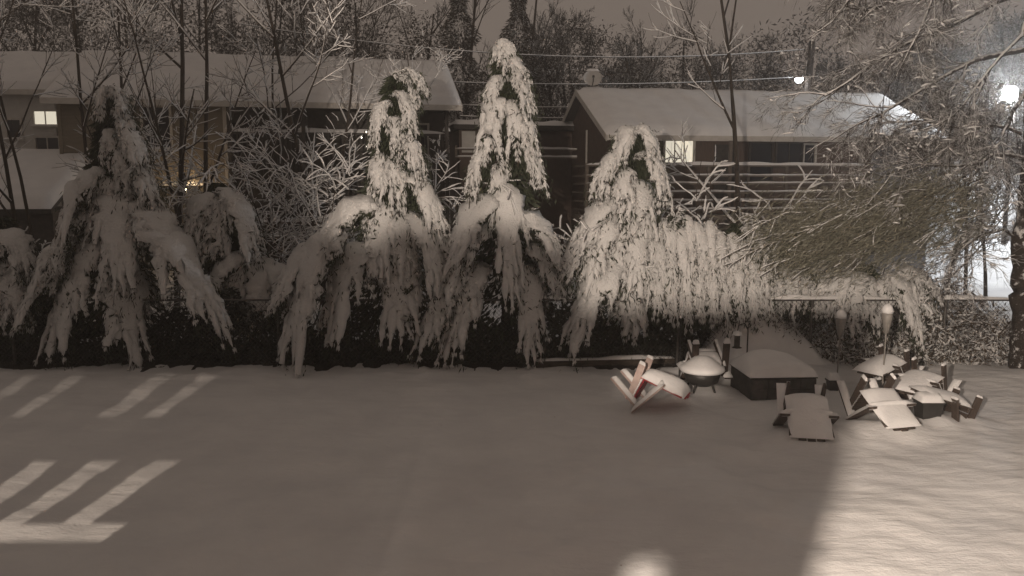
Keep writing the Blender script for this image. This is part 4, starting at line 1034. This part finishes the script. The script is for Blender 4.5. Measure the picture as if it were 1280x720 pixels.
# small planter and boxes
def crate(px, py, w, h, label, mat='black_metal', yaw=0):
    x, y = spot(px, py)
    t = thing('planter', label, 'planter', (x, y + w / 2, float(gz(x, y)) - .03), yaw)
    part(t, 'tub', lambda m: m.add([[-w * .42, -w * .42, 0], [w * .42, -w * .42, 0], [w * .42, w * .42, 0], [-w * .42, w * .42, 0], [-w / 2, -w / 2, h], [w / 2, -w / 2, h], [w / 2, w / 2, h], [-w / 2, w / 2, h]], BOXF), mat)
    part(t, 'rim', lambda m: [box(m, -w / 2 - .015, w / 2 + .015, -w / 2 - .015, w / 2 + .015, h + .001, h + .03)], mat)
    part(t, 'snow', lambda m: cushion(m, frame((0, 0, h + .032), (1, 0, 0), (0, 1, 0), (0, 0, 1)), w * 1.15, w * 1.1, .12, 10, 10, int(px), edge=2.5), 'snow', True)
crate(1165, 534, .30, .24, 'small dark planter capped with snow at the front of the right group')
crate(1043, 487, .17, .20, 'tiny dark pot behind the nearest upturned chair')

# garden lanterns on stakes and thin poles
def lantern(px, py, ytop, label, bright=False):
    g = G(px, py, .0); z1 = P(px, ytop, g[1])[2]
    t = thing('garden_lantern', label, 'lantern', (g[0], g[1], float(gz(g[0], g[1])) - .03), 0, 'garden lanterns on stakes')
    part(t, 'stake', lambda m: tube(m, [(0, 0, 0), (.01, 0, z1 - .45)], .014, 6), 'plastic', True)
    part(t, 'body', lambda m: lathe(m, [(.001, z1 - .48), (.04, z1 - .46), (.085, z1 - .22), (.09, z1 - .14), (.06, z1 - .12)], (.01, 0, 0), 14), 'plastic', True)
    part(t, 'snow', lambda m: lathe(m, [(.001, z1 - .13), (.092, z1 - .125), (.095, z1 - .07), (.07, z1 - .01), (.035, z1 + .02), (.001, z1 + .03)], (.01, 0, 0), 14), 'snow', True)
lantern(1046, 478, 388, 'greyish garden lantern with snow cap, left of the two')
lantern(1102, 492, 380, 'garden lantern with bright round snow cap, right of the two')
def pole(px, py, ytop, hook, label):
    g = G(px, py, 0); z1 = P(px, ytop, g[1])[2]
    t = thing('garden_pole', label, 'pole', (g[0], g[1], float(gz(g[0], g[1])) - .03), 0, 'thin garden poles')
    part(t, 'rod', lambda m: tube(m, [(0, 0, 0), (0, 0, z1)], .013, 6), 'black_metal', True)
    if hook:
        part(t, 'hook', lambda m: tube(m, [(0, 0, z1 - .05), (-.06, 0, z1 + .06), (-.16, 0, z1 + .03), (-.18, 0, z1 - .08)], .011, 6), 'black_metal', True)
        part(t, 'feeder', lambda m: lathe(m, [(.02, z1 - .08), (.08, z1 - .14), (.05, z1 - .16), (.05, z1 - .34), (.09, z1 - .36), (.001, z1 - .38)], (-.18, 0, 0), 12), 'dark_trim', True)
        part(t, 'snow', lambda m: lathe(m, [(.085, z1 - .14), (.07, z1 - .09), (.001, z1 - .06)], (-.18, 0, 0), 12), 'snow', True)
    else:
        part(t, 'snow', lambda m: lathe(m, [(.016, z1), (.028, z1 + .02), (.001, z1 + .06)], (0, 0, 0), 8), 'snow', True)
pole(849, 470, 395, False, 'thin snowy pole behind the upturned chair domed with snow')
pole(932, 488, 410, True, 'dark pole with a hanging feeder left of the fire pit')

# ================================================================== THE HOUSE THE PICTURE IS TAKEN FROM (behind the camera)
dh = thing('deck_house', 'house behind the viewer with deck and unseen screens shaping the lamp light', 'house', (0, -1.2, 0))
part(dh, 'wall', lambda m: box(m, -14, 9, -.3, 0, 0, 8.0), 'siding_brown')
part(dh, 'deck', lambda m: box(m, -8, 6, .01, 1.66, 1.85, 2.0), 'deck_wood')
for x in (-7.8, -4.2, -.7, 2.5, 5.8):
    part(dh, 'deck_post', lambda m: box(m, x - .06, x + .06, 1.5, 1.62, 0, 1.849), 'deck_wood')
YS = 1.0                                    # local y of the unseen screens added to shape the light of the wall lamps (world y = -0.2)
def scr(name, x0, x1, z0, z1, lamp=1):
    # sizes are laid out for a screen 1.5 m (1.3 m) before the lamp and drawn in towards it
    lx_, lz_, k_ = (-5.2, 3.7, .8 / 1.5) if lamp == 1 else (-1.2, 4.0, .6 / 1.3)
    f = lambda v, c: c + (v - c) * k_
    part(dh, name, lambda m: box(m, f(x0, lx_), f(x1, lx_), YS, YS + .008, f(z0, lz_), f(z1, lz_)), 'deck_wood')
# left unseen screen, cut to cast the light stripes: solid board below, a slot, a row of balusters, mid rail, balusters, tall top board that blocks the lamp
scr('light_mask_board', -8, .98, 1.9, 3.05)
scr('light_mask_board', -8, -5.68, 3.051, 3.95); scr('light_mask_board', -5.018, .98, 3.051, 5.6)
gaps = [(-5.445, -5.405), (-5.333, -5.288), (-5.232, -5.188), (-5.128, -5.083)]
xx = -5.68
for a, b in gaps + [(-5.018, -5.018)]:
    scr('baluster', xx, a, 3.086, 3.192); xx = b
scr('rail', -5.679, -5.019, 3.1925, 3.266)
gaps2 = [(-5.575, -5.545), (-5.492, -5.464), (-5.336, -5.300), (-5.252, -5.222)]
xx = -5.68
for a, b in gaps2 + [(-5.018, -5.018)]:
    scr('baluster', xx, a, 3.2665, 3.342); xx = b
scr('light_mask_board', -5.679, -5.019, 3.3425, 3.95)
# boards added down to the deck to hold back lamp spill
part(dh, 'light_mask_board', lambda m: box(m, -6.7, -1.901, YS, YS + .008, 2.001, 2.738), 'deck_wood')
part(dh, 'light_mask_board', lambda m: box(m, -1.9, -.892, YS, YS + .008, 2.001, 3.028), 'deck_wood')
# right unseen screen, profile shaped to cast the lamp shadows
scr('light_mask_board', -2.7, -1.42, 1.9, 5.6, 2)
xx = -1.4195
for q, zt_ in enumerate((3.895, 3.875, 3.90, 3.888, 3.91, 3.893, 3.87)):
    scr('light_mask_board', xx, xx + .059, 1.9, zt_, 2); xx += .0599
scr('rail', -.999, -.53, 3.685, 3.77, 2)
scr('board', -.999, -.92, 3.63, 3.6845, 2); scr('board', -.75, -.53, 3.63, 3.6845, 2)
scr('light_mask_board', -.999, -.53, 3.385, 3.6295, 2)
scr('board', -.999, -.82, 3.28, 3.3845, 2); scr('board', -.765, -.53, 3.28, 3.3845, 2); scr('board', -.819, -.766, 3.345, 3.3845, 2)
scr('light_mask_board', -.999, -.53, 1.9, 3.2795, 2)
for nm, lab, lp, en, lcol, size, kind in (
        ('wall_lamp', 'wall lamp on the house behind the viewer, right of the deck door', (-1.2, -.8, 4.0), LAMP2, (1, .83, .68), .013, 'POINT'),
        ('wall_lamp', 'wall lamp on the house behind the viewer at the left end of the deck', (-5.2, -1.0, 3.7), LAMP1, (1, .82, .66), .003, 'POINT')):
    t = thing(nm, lab, 'lamp', lp, 0, 'deck wall lamps')
    part(t, 'bracket', lambda m: box(m, -.03, .03, -1.195 - lp[1], -.05, .06, .10), 'black_metal')
    part(t, 'hood', lambda m: lathe(m, [(.02, .13), (.11, .08), (.115, .075)], (0, 0, 0), 14), 'black_metal', True)
    part(t, 'bulb', lambda m: lathe(m, [(.02, .075), (.035, .05), (.02, .02), (.001, .015)], (0, 0, 0), 10), 'bulb_warm', True)
    add_light('POINT', 'light_source', t, (0, 0, 0), en, lcol, size)

# ================================================================== SNOW-FILLED AIR
if HAZE > 0:
    mb = MB(); box(mb, -120, 120, -12, 100, -1.2, 26)
    hz = link('haze', mb.mesh('haze', [], smooth=False), kind='stuff')
    hm = bpy.data.materials.new('snowy_air'); hm.use_nodes = True; nt = hm.node_tree; nt.nodes.clear()
    o = nt.nodes.new('ShaderNodeOutputMaterial'); v = nt.nodes.new('ShaderNodeVolumePrincipled')
    v.inputs['Color'].default_value = (.95, .93, .92, 1); v.inputs['Density'].default_value = HAZE; v.inputs['Anisotropy'].default_value = .8
    nt.links.new(v.outputs[0], o.inputs['Volume']); hz.data.materials.append(hm)
    hz['label'] = 'air thick with falling snow that fades the far trees'; hz['category'] = 'haze'
